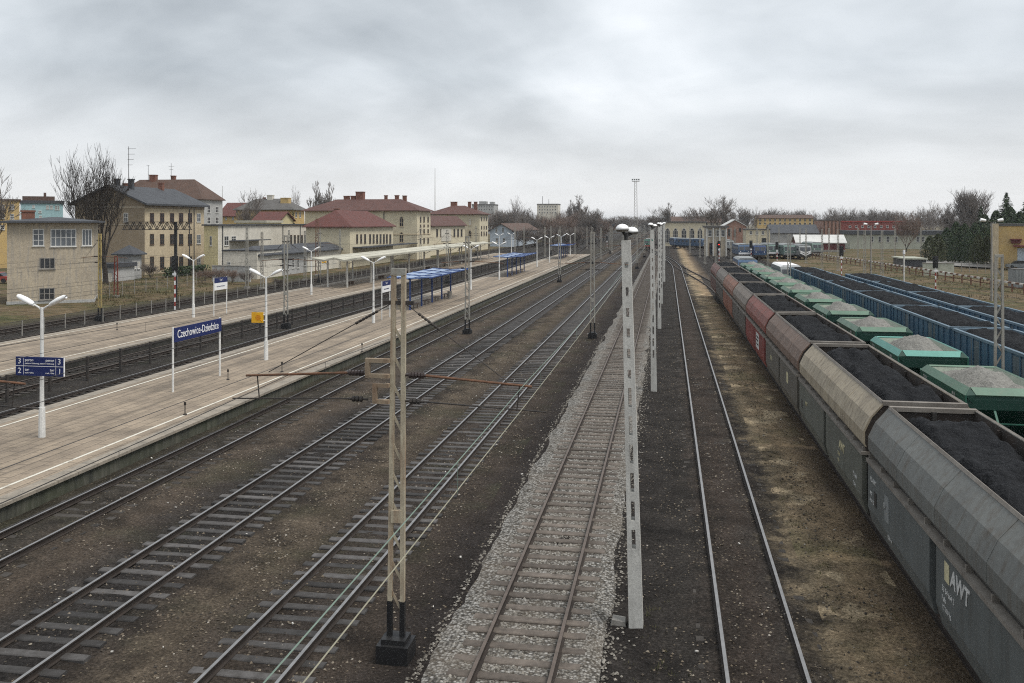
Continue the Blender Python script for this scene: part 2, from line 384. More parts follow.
for r in range(rows-1):
    for i in range(n-1): mb.f.append((r*n+i, r*n+i+1, (r+1)*n+i+1, (r+1)*n+i)); mb.mi.append(0)
tag(mb.build('ballast_bed', M['gravel'], smooth=True), kind='structure')
# loose stones lying on the bed and on the soil
def stones(name, pts, sizes, mat):
    rs = np.random.RandomState(5); n = len(pts)
    base = np.array([(1,0,0),(-1,0,0),(0,1,0),(0,-1,0),(0,0,.75),(0,0,-.75)], float)
    v = base[None]*np.array(sizes)[:, None, None]*rs.uniform(.6, 1.25, (n, 6, 1))
    a = rs.uniform(0, 6.28, n); ca, sa = np.cos(a)[:, None], np.sin(a)[:, None]
    x = v[:, :, 0]*ca-v[:, :, 1]*sa; y = v[:, :, 0]*sa+v[:, :, 1]*ca
    v = np.stack([x, y, v[:, :, 2]], -1)+np.array(pts)[:, None, :]
    f = np.array([(0,2,4),(2,1,4),(1,3,4),(3,0,4),(2,0,5),(1,2,5),(3,1,5),(0,3,5)])
    f = (f[None]+np.arange(n)[:, None, None]*6).reshape(-1, 3)
    me = bpy.data.meshes.new(name); me.from_pydata(v.reshape(-1, 3).tolist(), [], f.tolist()); me.materials.append(mat)
    return put(name, me)
k = NT('stone_mixed'); ge = k.new('ShaderNodeNewGeometry'); c = k.ramp(ge.outputs['Random Per Island'], [(0, (.06,.052,.043)), (.4, (.13,.118,.10)), (.8, (.22,.203,.175)), (1, (.33,.31,.275))]); k.lk(c, k.b.inputs['Base Color']); k.b.inputs['Roughness'].default_value = .9; M['stone'] = k.m
k = NT('stone_yellow'); ge = k.new('ShaderNodeNewGeometry'); c = k.ramp(ge.outputs['Random Per Island'], [(0, (.03,.026,.022)), (.45, (.075,.06,.045)), (.75, (.15,.12,.085)), (.95, (.22,.19,.15)), (1, (.34,.31,.27))]); k.lk(c, k.b.inputs['Base Color']); k.b.inputs['Roughness'].default_value = .9; M['stone_y'] = k.m
pts = []; sz = []
for i in range(26000):
    y = 11+60*rnd.random()**1.8; x = gx+(rnd.uniform(-1.95, 1.7) if i % 5 else rnd.choice([-1.72-abs(rnd.gauss(0, .14)), 1.5+abs(rnd.gauss(0, .24))]))
    z = -.19 if abs(x-gx) < 1.2 else -.175-.13*smooth(1.3, 1.95, abs(x-gx))
    if x < gx-1.85 or x > gx+1.65: z = max(z, ground_z(x, y)+.012)
    pts.append((x, y, z)); sz.append(rnd.uniform(.02, .048))
tag(stones('gravel', pts, sz, M['stone']), 'pale loose gravel stones over the bed of the middle track', 'gravel', kind='stuff')
pts = []; sz = []
for i in range(26000):
    y = 11+60*rnd.random()**1.7
    x = rnd.choice([rnd.gauss(-10.4, .55), rnd.gauss(-10.4, .7), rnd.gauss(-15.4, .6), rnd.gauss(-6.4, .6), rnd.gauss(-8, .7), rnd.gauss(.4, .9), rnd.gauss(2.2, .6), rnd.gauss(4.2, .6), rnd.gauss(-12.9, 1.0), rnd.gauss(-17.5, .9), rnd.uniform(-16, 5)])
    if noise.noise((x*.8, y*.4, 2)) < -.12: continue
    pts.append((x, y, ground_z(x, y)+.008)); sz.append(rnd.uniform(.012, .045))
tag(stones('pebbles', pts, sz, M['stone_y']), 'yellowish pebbles strewn over the soil between the tracks', 'pebbles', kind='stuff')
mb = MB()
for i in range(90):
    y = 13+70*rnd.random()**1.4; x = rnd.uniform(-19, 5.0)
    a = rnd.uniform(0, 6.3); s_ = rnd.uniform(.02, .05); z = ground_z(x, y)+.04
    mb.bar((x, y, z), (x+s_*math.cos(a)*1.5, y+s_*math.sin(a)*1.5, z+.02), s_, .025)
tag(mb.build('litter', M['litter']), 'bits of pale paper and rubbish lying about the tracks', 'litter', kind='stuff')
# ------------------------------------------------------------------ tracks
RAILP = [(-.036,0),(.036,0),(.036,-.035),(.01,-.05),(.01,-.145),(.07,-.155),(.07,-.17),(-.07,-.17),(-.07,-.155),(-.01,-.145),(-.01,-.05),(-.036,-.035)]
def rail_mesh(x, y0, y1, top, curve=None):
    mb = MB(); n = len(RAILP)
    yl = [y0, y1] if curve is None else [y0+(y1-y0)*i/40 for i in range(41)]
    for yv in yl:
        dx = 0 if curve is None else curve(yv)
        for a, b in RAILP: mb.v.append((x+dx+a, yv, b))
    for r in range(len(yl)-1):
        for i in range(n):
            mb.f.append((r*n+i, (r+1)*n+i, (r+1)*n+(i+1) % n, r*n+(i+1) % n)); mb.mi.append(0 if i == 0 else 1)
    mb.f += [tuple(range(n)), tuple(range((len(yl)-1)*n, len(yl)*n))[::-1]]; mb.mi += [1, 1]
    return mb.mesh('rail', [top, M['rail_side']])
SLP = {}
def track(label, x, y0, ys_, y1, smat, top, spacing=.62, nind=100, curve=None, dz=0, skip=0.):
    t = thing('railway_track', label, 'railway track', (x, 0, 0))
    for s_ in (-.7535, .7535): put('rail', rail_mesh(s_, y0, y1, top, curve), t)
    if smat.name not in SLP:
        mb = MB(); mb.prismx([(-.125,-.315),(.125,-.315),(.125,-.185),(.105,-.165),(-.105,-.165),(-.125,-.185)], -1.28, 1.28); SLP[smat.name] = mb.mesh('sleeper', smat)
    y = ys_; i = 0; rest = MB()
    while y < min(y1, 240):
        cx = 0 if curve is None else curve(y)
        if i < nind:
            if rnd.random() >= skip:
                o = put('sleeper', SLP[smat.name], t, (cx+rnd.uniform(-.05, .05), y+rnd.uniform(-.03, .03), dz+rnd.uniform(-.014, .006)), rnd.uniform(-.012, .012)); i += 1
            else: i += 1
        else: rest.box(cx-1.28, cx+1.28, y-.12, y+.12, -.3, -.168+dz)
        y += spacing
    if rest.v: tag(rest.build('sleeper_row', smat, t), kind='stuff')
    return t
track('shiny railed track along the grey wall of the near platform', TRK['T1'], 6, 17, 420, M['sleeper_dark'], M['rail_top'], dz=-.02, skip=.1)
track('main track with bare grey sleepers and bright rails, two over from the platform', TRK['T2'], 4, 9, 420, M['sleeper_grey'], M['rail_top'], dz=.016)
track('track left of the pale gravel, beneath the cream lattice mast', TRK['T3'], 3, 9, 420, M['sleeper_grey'], M['rail_top'], dz=.010)
track('rusty railed track on a bed of pale grey gravel', TRK['G'], 3, 9, 420, M['sleeper_brown'], M['rail_rust_top'], dz=.02, spacing=.63)
track('bright railed track sunk in dark soil, just left of the coal train', TRK['R'], 3, 9, 420, M['sleeper_dark'], M['rail_top'], dz=-.03, curve=lambda y: -9*smooth(170, 330, y) if y > 170 else 0)
track('track between the near platform and the dark post and rail fence', TRK['T0'], 20, 34, 420, M['sleeper_dark'], M['rail_top'], dz=-.01)
track('dull track between the dark fence and the far platform', TRK['TM1'], 20, 38, 420, M['sleeper_dark'], M['rail_rust_top'], dz=-.01)
track('track along the back edge of the far platform', TRK['TM2'], 25, 50, 420, M['sleeper_dark'], M['rail_rust_top'], dz=-.01)
track('leftmost track, beside the waste ground before the old houses', TRK['TM3'], 25, 55, 420, M['sleeper_dark'], M['rail_rust_top'], dz=-.01)
track('track under the long train of coal hopper wagons', TRK['COAL'], 4, 100, 330, M['sleeper_dark'], M['rail_rust_top'], curve=lambda y: -5.0*smooth(108, 200, y)-9*smooth(190, 330, y))
track('track under the green ballast hopper wagons', TRK['GREEN'], 4, 118, 330, M['sleeper_dark'], M['rail_rust_top'], nind=60)
track('track under the nearer row of blue coal wagons', TRK['BLUE'], 4, 108, 330, M['sleeper_dark'], M['rail_rust_top'], nind=60)
track('track under the rightmost row of blue coal wagons', TRK['BLUE2'], 4, 112, 330, M['sleeper_dark'], M['rail_rust_top'], nind=60)
# ------------------------------------------------------------------ platforms
k = NT('platform_paving'); ge = k.new('ShaderNodeNewGeometry'); P = ge.outputs['Position']
sx = k.new('ShaderNodeSeparateXYZ'); k.lk(P, sx.inputs[0])
cm = k.new('ShaderNodeCombineXYZ'); k.lk(sx.outputs[1], cm.inputs[0]); k.lk(sx.outputs[0], cm.inputs[1])
bt = k.new('ShaderNodeTexBrick'); k.lk(cm.outputs[0], bt.inputs['Vector']); bt.inputs['Scale'].default_value = 1.0; bt.inputs['Brick Width'].default_value = 1.0; bt.inputs['Row Height'].default_value = .5
bt.inputs['Mortar Size'].default_value = .022; bt.inputs['Color1'].default_value = (.34,.285,.225,1); bt.inputs['Color2'].default_value = (.27,.225,.18,1); bt.inputs['Mortar'].default_value = (.15,.125,.10,1); bt.inputs['Bias'].default_value = -.1
lng = k.ramp(k.noise(k.scale(P, (1.6, .05, 1)), 1.0, 5, .65), [(.32, .5), (.5, .92), (.68, 1.2)])
c = k.mix(1.0, k.mix(1.0, bt.outputs[0], (.78,.745,.69), 'MULTIPLY'), lng, 'MULTIPLY')
blot = k.ramp(k.noise(P, .5, 6, .65), [(.3, .72), (.5, 1.0), (.7, 1.18)])
c = k.mix(1.0, c, blot, 'MULTIPLY')
c = k.mix(1.0, c, k.ramp(k.noise(P, 9, 4, .7), [(.3, .8), (.7, 1.2)]), 'MULTIPLY')
k.lk(c, k.b.inputs['Base Color']); k.b.inputs['Roughness'].default_value = .85; k.bump(bt.outputs['Fac'], -.3, .01); M['paving'] = k.m
k = NT('platform_wall'); ge = k.new('ShaderNodeNewGeometry'); P = ge.outputs['Position']
st = k.ramp(k.noise(k.scale(P, (1, 1.1, .15)), 2.2, 5, .7), [(.35, (.105,.10,.082)), (.5, (.06,.06,.045)), (.62, (.035,.036,.028))])
c = k.mix(k.ramp(k.noise(P, .4, 4), [(.45, 0), (.7, .6)]), st, (.05,.06,.03)); k.lk(c, k.b.inputs['Base Color']); k.b.inputs['Roughness'].default_value = .95; M['pwall'] = k.m
mk('coping', (.30,.26,.21), (.2,.18,.15), scale=1.5, streak=.3, bump=.2)
k = NT('line_paint'); ge = k.new('ShaderNodeNewGeometry'); c = k.ramp(k.noise(ge.outputs['Position'], 3.5, 5, .7), [(.3, (.28,.24,.19)), (.46, (.60,.57,.49))]); k.lk(c, k.b.inputs['Base Color']); k.b.inputs['Roughness'].default_value = .7; M['line'] = k.m
ZP = .355
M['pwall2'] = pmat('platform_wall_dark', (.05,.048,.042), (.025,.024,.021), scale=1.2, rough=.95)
def platform(x0, x1, y0, y1, lines, wm='pwall'):
    p = thing('platform', None, None, (0, 0, 0)); tag(p, kind='structure')
    m = MB(); m.box(x0+.12, x1-.12, y0, y1, -.5, ZP-.1); m.build('edge_wall', M[wm], p)
    m = MB(); m.box(x0+.6, x1-.6, y0, y1, ZP-.098, ZP); m.build('paving', M['paving'], p)
    m = MB()
    for a, b in ((x0, x0+.6), (x1-.6, x1)):
        yy = y0
        while yy < y1: m.box(a, b, yy+.006, yy+.99, ZP-.097, ZP+rnd.uniform(-.004, .008)); yy += 1.0 if yy < 120 else 1.0
    m.build('coping', M['coping'], p)
    for lx in lines:
        m = MB(); m.add([(lx-.06, y0, ZP+.005), (lx+.06, y0, ZP+.005), (lx+.06, y1, ZP+.005), (lx-.06, y1, ZP+.005)], [(0,1,2,3)]); m.build('edge_line', M['line'], p)
    return p
p1 = platform(-27.6, -19.25, 16, 232, (-20.43, -26.6)); p1.name = 'platform'
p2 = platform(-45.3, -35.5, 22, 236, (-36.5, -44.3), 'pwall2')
# thin dark strip running the length of the near platform
m = MB(); m.add([(-22.05,16,ZP+.004),(-21.97,16,ZP+.004),(-21.97,232,ZP+.004),(-22.05,232,ZP+.004)], [(0,1,2,3)]); m.build('dark_strip', M['dark_steel'], p1)

# thin winter haze over the whole valley
m = MB(); m.box(-2950, 2950, -380, 4400, -2.0, 33); hz_ = NT('haze_air'); hz_.n.remove(hz_.b)
pv = hz_.new('ShaderNodeVolumePrincipled'); pv.inputs['Color'].default_value = (.86,.9,.95,1); pv.inputs['Density'].default_value = .00013; hz_.lk(pv.outputs[0], hz_.n['Material Output'].inputs['Volume'])
tag(m.build('haze', hz_.m), kind='stuff')
# ------------------------------------------------------------------ platform lamps
def make_lamp():
    t = thing('platform_lamp', 'x', 'street lamp', group='white twin lamps on the platforms')
    m = MB(); m.tube((0,0,0), (0,0,1.15), .13, .12, 10); m.tube((0,0,1.15), (0,0,5.0), .085, .06, 10); m.build('pole', M['white_paint'], t, smooth=False)
    for s_ in (-1, 1):
        a = MB(); a.path([(0,0,4.85), (.10*s_,0,4.98), (.24*s_,0,5.06), (.40*s_,0,5.13)], .035, 6); a.build('arm', M['white_paint'], t)
        hd = MB()
        prof = [(.34,.07,.07),(.44,.13,.12),(.66,.16,.15),(.92,.15,.13),(1.04,.08,.07)]
        n = 8
        for xx, ry, rz in prof:
            for i in range(n):
                q = 2*math.pi*i/n; zz = math.sin(q)*rz; hd.v.append((s_*xx, math.cos(q)*ry, 5.12+.46*(xx-.38)+max(zz, -.06)))
        for r in range(len(prof)-1):
            for i in range(n): hd.f.append((r*n+i, r*n+(i+1) % n, (r+1)*n+(i+1) % n, (r+1)*n+i)); hd.mi.append(0)
        hd.f += [tuple(range(n)), tuple(range((len(prof)-1)*n, len(prof)*n))[::-1]]; hd.mi += [0, 0]
        o = hd.build('lamp_head', M['lamp_white'], t, smooth=True)
    return t
lamp = make_lamp()
lampsN = [34.7, 54.1, 73.9, 110.6, 129.3, 166.8, 184.5, 205, 224]
for i, Y in enumerate(lampsN):
    px = {34.7: 43, 54.1: 265, 73.9: 370}.get(Y); X = -23.75
    y = (Y+X*ST)/CT
    lb = 'white twin-headed lamp post on the near platform, %s along the row from the front' % ORL[i]
    if i == 0: lb = 'white twin-headed lamp post carrying the blue track direction board'
    if i == 1: lb = 'white twin-headed lamp post with the yellow plate beside it'
    if i == 2: lb = 'white twin-headed lamp post between the small blue and white board and the yellow one'
    if i == 0: lamp.location = (X, y, ZP); lamp['label'] = lb
    else: dup(lamp, (X, y, ZP), lb)
lampsF = [(-40.6, 78.3), (-40.0, 102.7), (-40.2, 219), (-40.2, 236)]
for i, (X, Y) in enumerate(lampsF):
    y = min((Y+X*ST)/CT, 234)
    lb = ['white twin-headed lamp post on the far platform left of its blue and white name board', 'white twin-headed lamp post on the far platform just before the long cream canopy'][i] if i < 2 else 'white twin-headed lamp post on the far platform, %s beyond the long cream canopy' % ORL[i-2]
    dup(lamp, (X, y, ZP), lb)
# ------------------------------------------------------------------ signs
def yX(Y, X): return (Y+X*ST)/CT
X = -23.75; ya, yb = yX(43.9, X), yX(48.5, X)
t = thing('station_sign', 'large dark blue station name board on two white posts, white lettering', 'station sign', (X, (ya+yb)/2, ZP))
hw = (yb-ya)/2
for s_ in (-1, 1): m = MB(); m.tube((0, s_*hw, 0), (0, s_*hw, 3.15), .05, .05, 8); m.build('post', M['white_paint'], t)
m = MB(); m.box(.05, .10, -hw, hw, 2.42, 3.12); m.build('panel', M['blue_sign'], t)
put_text('Czechowice-Dziedzice', .56, M['sign_white'], t, (.106, -hw+.22, 2.77), '+x', squeeze=.80)
# direction board on first lamp
yl = yX(34.7, -23.75)
t = thing('direction_board', 'dark blue track direction board with numbers 3, 2 and 1 on a lamp post', 'sign board', (-23.75, yl-.18, ZP))
m = MB(); m.box(-.95, 1.1, -.05, 0, 2.78, 3.12); m.box(-.95, 1.1, -.05, 0, 2.40, 2.76); m.build('panel', M['blue_sign'], t)
m = MB(); m.box(-.95, 1.1, -.056, -.05, 2.762, 2.779); m.box(-.62, -.61, -.056, -.051, 2.45, 3.07); m.box(.76, .77, -.056, -.051, 2.45, 3.07); m.box(1.10, 1.115, -.06, 0, 2.4, 3.12); m.build('dividing_line', M['sign_white'], t)
for s_, x, z, sz in (('3', -.86, 2.95, .3), ('2', -.86, 2.58, .3), ('3', .84, 2.95, .3), ('1', .86, 2.58, .3)): put_text(s_, sz, M['sign_white'], t, (x, -.056, z), '-y')
for s_, x, z, sz, al in (('peron', -.55, 3.0, .15, 'LEFT'), ('platform / Bahnsteig', -.55, 2.87, .075, 'LEFT'), ('tor', -.55, 2.63, .14, 'LEFT'), ('track / Gleis', -.55, 2.51, .075, 'LEFT'), ('peron', .7, 3.0, .15, 'RIGHT'), ('platform / Bahnsteig', .7, 2.87, .075, 'RIGHT'), ('tor', .7, 2.63, .14, 'RIGHT'), ('track / Gleis', .7, 2.51, .075, 'RIGHT')):
    put_text(s_, sz, M['sign_white'], t, (x, -.056, z), '-y', al)
m = MB(); m.bar((0,.02,2.95), (0,.16,2.95), .05); m.bar((0,.02,2.55), (0,.16,2.55), .05); m.build('bracket', M['white_paint'], t)
# yellow plate on second lamp
yl = yX(54.1, -23.75)
t = thing('yellow_board', 'yellow timetable plate with an orange mark, beside a white lamp post', 'notice board', (-23.75, yl-.14, ZP))
m = MB(); m.box(-.85, -.1, -.04, 0, 2.25, 2.88); m.build('plate', M['sign_yellow'], t)
mk('sign_orange', (.62,.24,.01), rough=.5)
m = MB(); m.tube((-.42,-.05,2.56), (-.42,-.041,2.56), .17, .17, 14); m.bar((-.3,-.045,2.45), (-.18,-.045,2.35), .06, .008); m.build('mark', M['sign_orange'], t)
m = MB(); m.bar((-.12,-.02,2.4), (.0,.1,2.4), .04); m.bar((-.12,-.02,2.75), (0,.1,2.75), .04); m.build('bracket', M['white_paint'], t)
def name_board(X, ya, yb, label, top, bottom, plain=.5):
    t = thing('name_board', label, 'station sign', (X, (ya+yb)/2, ZP)); hw = (yb-ya)/2
    for s_ in (-1, 1): m = MB(); m.tube((0, s_*hw, 0), (0, s_*hw, top+.03), .045, .045, 8); m.build('post', M['white_paint'], t)
    zc = bottom+(top-bottom)*.58
    m = MB(); m.box(.04, .08, -hw, hw, zc, top); m.build('blue_panel', M['blue_sign'], t)
    m = MB(); m.box(.04, .08, -hw, hw, bottom, zc-.01); m.build('white_panel', M['sign_white'], t)
    put_text('Tor 1', (top-zc)*.62, M['sign_white'], t, (.086, -.3, (zc+top)/2), '+x')
    put_text('Czechowice-Dziedzice', .16, M['blue_sign'], t, (.086, -.82, (zc+bottom)/2), '+x')
    return t
X = -39.4; name_board(X, yX(79.4, X), yX(81.7, X), 'small blue over white board on two white posts, far platform', 3.35, 2.25)
X = -23.8; name_board(X, yX(76.2, X), yX(78.4, X), 'small blue over white board on two posts before the first blue shelter', 3.25, 2.3)
# ------------------------------------------------------------------ blue platform shelters
def make_shelter(nb=4, bay=4.02):
    t = thing('platform_shelter', 'x', 'platform shelter', group='blue butterfly roofed shelters on the near platform'); L = nb*bay
    for i in range(nb+1):
        m = MB(); m.box(-.07, .07, i*bay-.07, i*bay+.07, 0, 2.9); m.build('column', M['blue_steel'], t)
        m = MB(); m.bar((0, i*bay, 2.95), (-2.06, i*bay, 3.1), .12, .16); m.bar((0, i*bay, 2.95), (2.06, i*bay, 3.1), .12, .16); m.build('rafter', M['blue_steel'], t)
    for s_ in (-1, 1):
        m = MB()
        for xx, zz in ((.0, 2.93), (1.03, 3.0), (2.05, 3.07)): m.bar((s_*xx, -.6, zz), (s_*xx, L+.6, zz), .07, .1)
        m.build('purlin', M['blue_steel'], t)
        m = MB()
        for i in range(nb*2):
            y0 = -.55+i*(L+1.1)/(nb*2); y1 = y0+(L+1.1)/(nb*2)-.05
            m.prism([(s_*.08, 2.955), (s_*1.99, 3.095), (s_*1.99, 3.11), (s_*.08, 2.97)], y0, y1)
        m.build('roof_panel', M['shelter_sheet'], t)
    m = MB()
    for i in range(nb):
        y = i*bay+1.0; m.box(-.25, .25, y, y+1.7, .42, .47); m.box(-.04, .04, y+.2, y+.28, 0, .42); m.box(-.04, .04, y+1.4, y+1.48, 0, .42)
    m.build('bench', M['window_brown'], t)
    return t
sh = make_shelter(); sh.location = (-23.85, yX(84.8, -23.85), ZP); sh['label'] = 'blue steel shelter with pale blue roof sheets, nearest of three on the platform'
dup(sh, (-23.7, yX(135.7, -23.7), ZP), 'blue steel shelter with pale blue roof sheets, middle one of three on the platform')
dup(sh, (-23.6, yX(200, -23.6), ZP), 'blue steel shelter with pale blue roof sheets, farthest of three near the platform end')
m = MB(); m.tube((0,0,0), (0,0,.75), .22, .25, 10); m.tube((0,0,.75), (0,0,.8), .27, .27, 10)
tag(m.build('litter_bin', M['concrete'], None, (-23.2, yX(97.5, -23.2), ZP)), 'grey litter bin under the nearest blue shelter', 'litter bin')
# ------------------------------------------------------------------ long cream canopy on the far platform
X = -41.2; y0, y1 = yX(113, X), yX(206, X); L = y1-y0
t = thing('platform_canopy', 'long cream platform canopy on two rows of pale columns, far platform', 'platform canopy', (X, y0, ZP))
for k_ in range(11):
    for xx in (-1.3, 1.3):
        m = MB(); yy = 1.2+k_*(L-2.4)/10; m.box(xx-.09, xx+.09, yy-.09, yy+.09, 0, 3.45); m.bar((xx, yy, 2.9), (xx*1.9, yy, 3.55), .07); m.build('column', M['concrete_pale'], t)
m = MB(); pr = [(-3.0,3.72),(-1.3,3.45),(0,3.78),(1.3,3.45),(3.0,3.72),(3.0,3.80),(1.3,3.53),(0,3.86),(-1.3,3.53),(-3.0,3.80)]
m.prism(pr, 0, L); m.build('roof', M['canopy_cream'], t)
m = MB()
for xx in (-3.03, 3.03): m.box(xx-.03, xx+.03, -.05, L+.05, 3.58, 3.83)
m.build('fascia', M['canopy_cream'], t)
m = MB(); m.bar((-3,-.06,3.66), (-1.3,-.06,3.42), .06, .2); m.bar((-1.3,-.06,3.42), (0,-.06,3.74), .06, .2); m.bar((0,-.06,3.74), (1.3,-.06,3.42), .06, .2); m.bar((1.3,-.06,3.42), (3,-.06,3.66), .06, .2); m.build('end_trim', M['canopy_cream'], t)
m = MB()
for k_ in range(5): m.box(-.3, .3, 5+k_*13, 7+k_*13, .42, .48); m.box(-.2, .2, 5.2+k_*13, 5.35+k_*13, 0, .42); m.box(-.2, .2, 6.6+k_*13, 6.75+k_*13, 0, .42)
m.build('bench', M['window_brown'], t)
# ------------------------------------------------------------------ fences
t = thing('track_fence', 'low dark post and rail fence between two tracks, between the platforms', 'fence', (-31.9, 30, 0))
yy = 0
while yy < 195:
    m = MB(); m.box(-.06, .06, yy-.06, yy+.06, -.3, 1.15); 
    if yy < 195*.98: m.build('post', M['dark_steel'], t)
    yy += 3.1
m = MB(); m.box(-.025, .025, 0, 192, 1.0, 1.07); m.box(-.025, .025, 0, 192, .55, .61); m.build('rail', M['dark_steel'], t)
t = thing('post_fence', 'row of short pale posts with a thin rail behind the far platform', 'fence', (-49.5, 32, 0))
yy = 0
while yy < 150:
    m = MB(); m.tube((0, yy, -.3), (0, yy, 1.0), .045, .045, 7); m.build('post', M['concrete'], t); yy += 2.55
m = MB(); m.tube((0,0,.62), (0,150,.62), .018, .018, 5); m.tube((0,0,.95), (0,150,.95), .018, .018, 5); m.build('rail', M['dark_steel'], t)
# ------------------------------------------------------------------ overhead line masts
def make_mast(Ht, arms, mat, w=.33, base=True, foot=.25, boff=0.):
    """two-leg lattice mast; arms: list of (side, length)"""
    t = thing('catenary_mast', 'x', 'overhead line mast', group='overhead line masts between the tracks')
    for s_ in (-1, 1):
        m = MB(); m.bar((s_*w/2, 0, .2), (s_*w*.38, 0, Ht), .09, .085, up=(0,1,0)); m.build('leg', mat, t)
    m = MB(); z = .75; s_ = 1
    while z < Ht-.7:
        m.bar((w*.43, .0, z), (-w*.43, .0, z+.42), .022, .05); z += .60
    m.build('lattice', mat, t)
    m = MB(); m.box(-w*.42, w*.42, -.06, .06, 2.55, 2.8); m.build('plate', mat, t)
    m = MB(); m.box(-w*.4, w*.4, -.05, .05, Ht-.14, Ht-.02); m.build('head_plate', mat, t)
    m = MB()
    for s_ in (-1, 1): m.bar((s_*w/2, 0, .2), (s_*w*.49, 0, .95), .102, .097, up=(0,1,0))
    m.box(-.33, .33, -.3, .3, -.4, .14); m.box(-.25, .25, -.22, .22, .14, .24); m.build('foundation', M['tar'], t)
    for sd, L in arms:
        x0 = sd*(w*.5+(boff if sd < 0 else 0)); zt, zl = 5.55, 5.02
        xs0 = sd*w*.5
        a = MB(); a.tube((x0+sd*.42, 0, zt), (sd*L, 0, zt-.14), .028, .024, 7); a.build('cantilever', M['rust'], t)
        i_ = MB()
        for q in range(5): i_.tube((x0+sd*(.1+q*.065), 0, zt), (x0+sd*(.145+q*.065), 0, zt), .06, .06, 9)
        i_.tube((x0, 0, zt), (x0+sd*.45, 0, zt), .03, .03, 6); i_.build('insulator', M['insulator'], t)
        a = MB(); a.tube((x0+sd*.4, 0, zl), (sd*(L+.3), 0, zl-.1), .017, .015, 6)
        for q in range(3): a.tube((x0+sd*(.12+q*.08), 0, zl), (x0+sd*(.17+q*.08), 0, zl), .06, .06, 8)
        a.tube((x0, 0, zl), (x0+sd*.42, 0, zl), .025, .025, 6)
        a.tube((sd*(L-.3), 0, zl-.1), (sd*(L-.25), 0, zt-.14), .014, .014, 5); a.build('steady_arm', M['dark_steel'], t)
        st = MB(); A = Vector((xs0, 0, 7.0)); B = Vector((sd*(L-.5), 0, zt-.05)); st.tube(A, B, .010, .010, 5)
        d = (B-A).normalized()
        for q in range(7): st.tube(A+d*(.35+q*.08), A+d*(.41+q*.08), .028, .028, 8)
        st.box(min(0, sd*.32), max(0, sd*.32), -.03, .03, 6.97, 7.05); st.build('stay', M['dark_steel'], t)
    return t
mA = make_mast(7.55, [(-1, 2.1), (1, 2.9)], M['mast_grey'])
mB_ = make_mast(7.7, [(-1, 3.3), (1, 2.75)], M['mast_cream'], w=.27, boff=.5)
mC_ = make_mast(7.9, [(-1, 2.6), (1, 2.75)], M['mast_grey'], w=.31)
y = yX(18.3, -5.45); mB_.location = (-5.43, y, 0); mB_.rotation_euler = (0, .008, 0); mB_['label'] = 'tall cream two-legged lattice mast in the foreground with bracket frames'
# bracket frames on the foreground mast only
for zz, ln, hh in ((5.85, .50, .32), (5.35, .34, .34)):
    m = MB(); x0 = -.15
    m.box(x0-ln, x0, -.16, -.06, zz-.05, zz+.03); m.box(x0-ln, x0, -.16, -.06, zz-hh-.04, zz-hh+.04); m.box(x0-ln, x0-ln+.09, -.165, -.055, zz-hh, zz); m.build('bracket_frame', M['bracket_tan'], mB_)
m = MB(); m.box(-.15, .15, -.055, .055, 7.58, 7.71); m.build('head_beam', M['mast_grey'], mB_)
rowB = [68.7, 119, 170, 226]
for i, Y in enumerate(rowB):
    lb = 'slim lattice mast left of the gravel track, %s beyond the foreground mast' % ORL[i]
    c_ = mC_ if i == 0 else dup(mC_, (0,0,0), lb); c_['label'] = lb; c_.location = (-5.6, yX(Y, -5.6), 0)
rowA = [(18.5, 'grey lattice mast whose arm reaches in at the left edge of the picture'), (71.1, 'grey lattice mast between the two tracks next to the near platform, first in the row'), (132, 'grey lattice mast at the near platform, second in the row, past the first blue shelter'), (190, 'grey lattice mast at the near platform, third in the row'), (250, 'grey lattice mast past the platform end, last in the row')]
for i, (Y, lb) in enumerate(rowA):
    c_ = mA if i == 0 else dup(mA, (0,0,0), lb); c_['label'] = lb; c_.location = (-15.55, yX(Y, -15.55), 0)
for i, Y in enumerate([75, 130, 188, 246]):
    c_ = dup(mA, (-31.3, yX(Y, -31.3), 0), 'grey lattice mast on the dark fence line between the platforms, %s from the front' % ORL[i])
mY = make_mast(7.6, [(-1, 1.9), (1, 2.7)], M['mast_yellow'], w=.30)
mY.location = (-50.3, yX(81, -50.3), 0); mY['label'] = 'yellowish lattice mast in front of the signal box'
for i, Y in enumerate([132, 186, 240]):
    c_ = dup(mA, (-50.2, yX(Y, -50.2), 0), 'grey lattice mast beyond the far platform, %s past the yellowish one' % ORL[i])
# right hand yard masts
def make_yard_mast(Ht, mat, w=.34):
    t = thing('yard_mast', 'x', 'overhead line mast', group='lattice masts in the goods yard')
    for s_ in (-1, 1): m = MB(); m.bar((s_*w/2, 0, -.3), (s_*w*.35, 0, Ht), .09, .11, up=(0,1,0)); m.build('leg', mat, t)
    m = MB(); z = .6; s_ = 1
    while z < Ht-.5: m.bar((-s_*w*.42, 0, z), (s_*w*.42, 0, z+.5), .03, .06); s_ = -s_; z += .52
    m.box(-w*.4, w*.4, -.06, .06, Ht-.12, Ht); m.build('lattice', mat, t)
    m = MB(); m.box(-.3, .3, -.3, .3, -.4, .1); m.build('foundation', M['concrete'], t); return t
ym = make_yard_mast(7.3, M['mast_grey']); ym.location = (13.6, yX(37.4, 13.6), 0); ym['label'] = 'rust streaked lattice mast between the green and the blue wagons, nearest on the right'
for px, X, Y, lb in ((790, 13.5, 101, 'grey lattice mast between the green and blue trains, far down the rows'), (664, None, 150, None)):
    if X is None: continue
    dup(ym, (X, yX(Y, X), 0), lb)
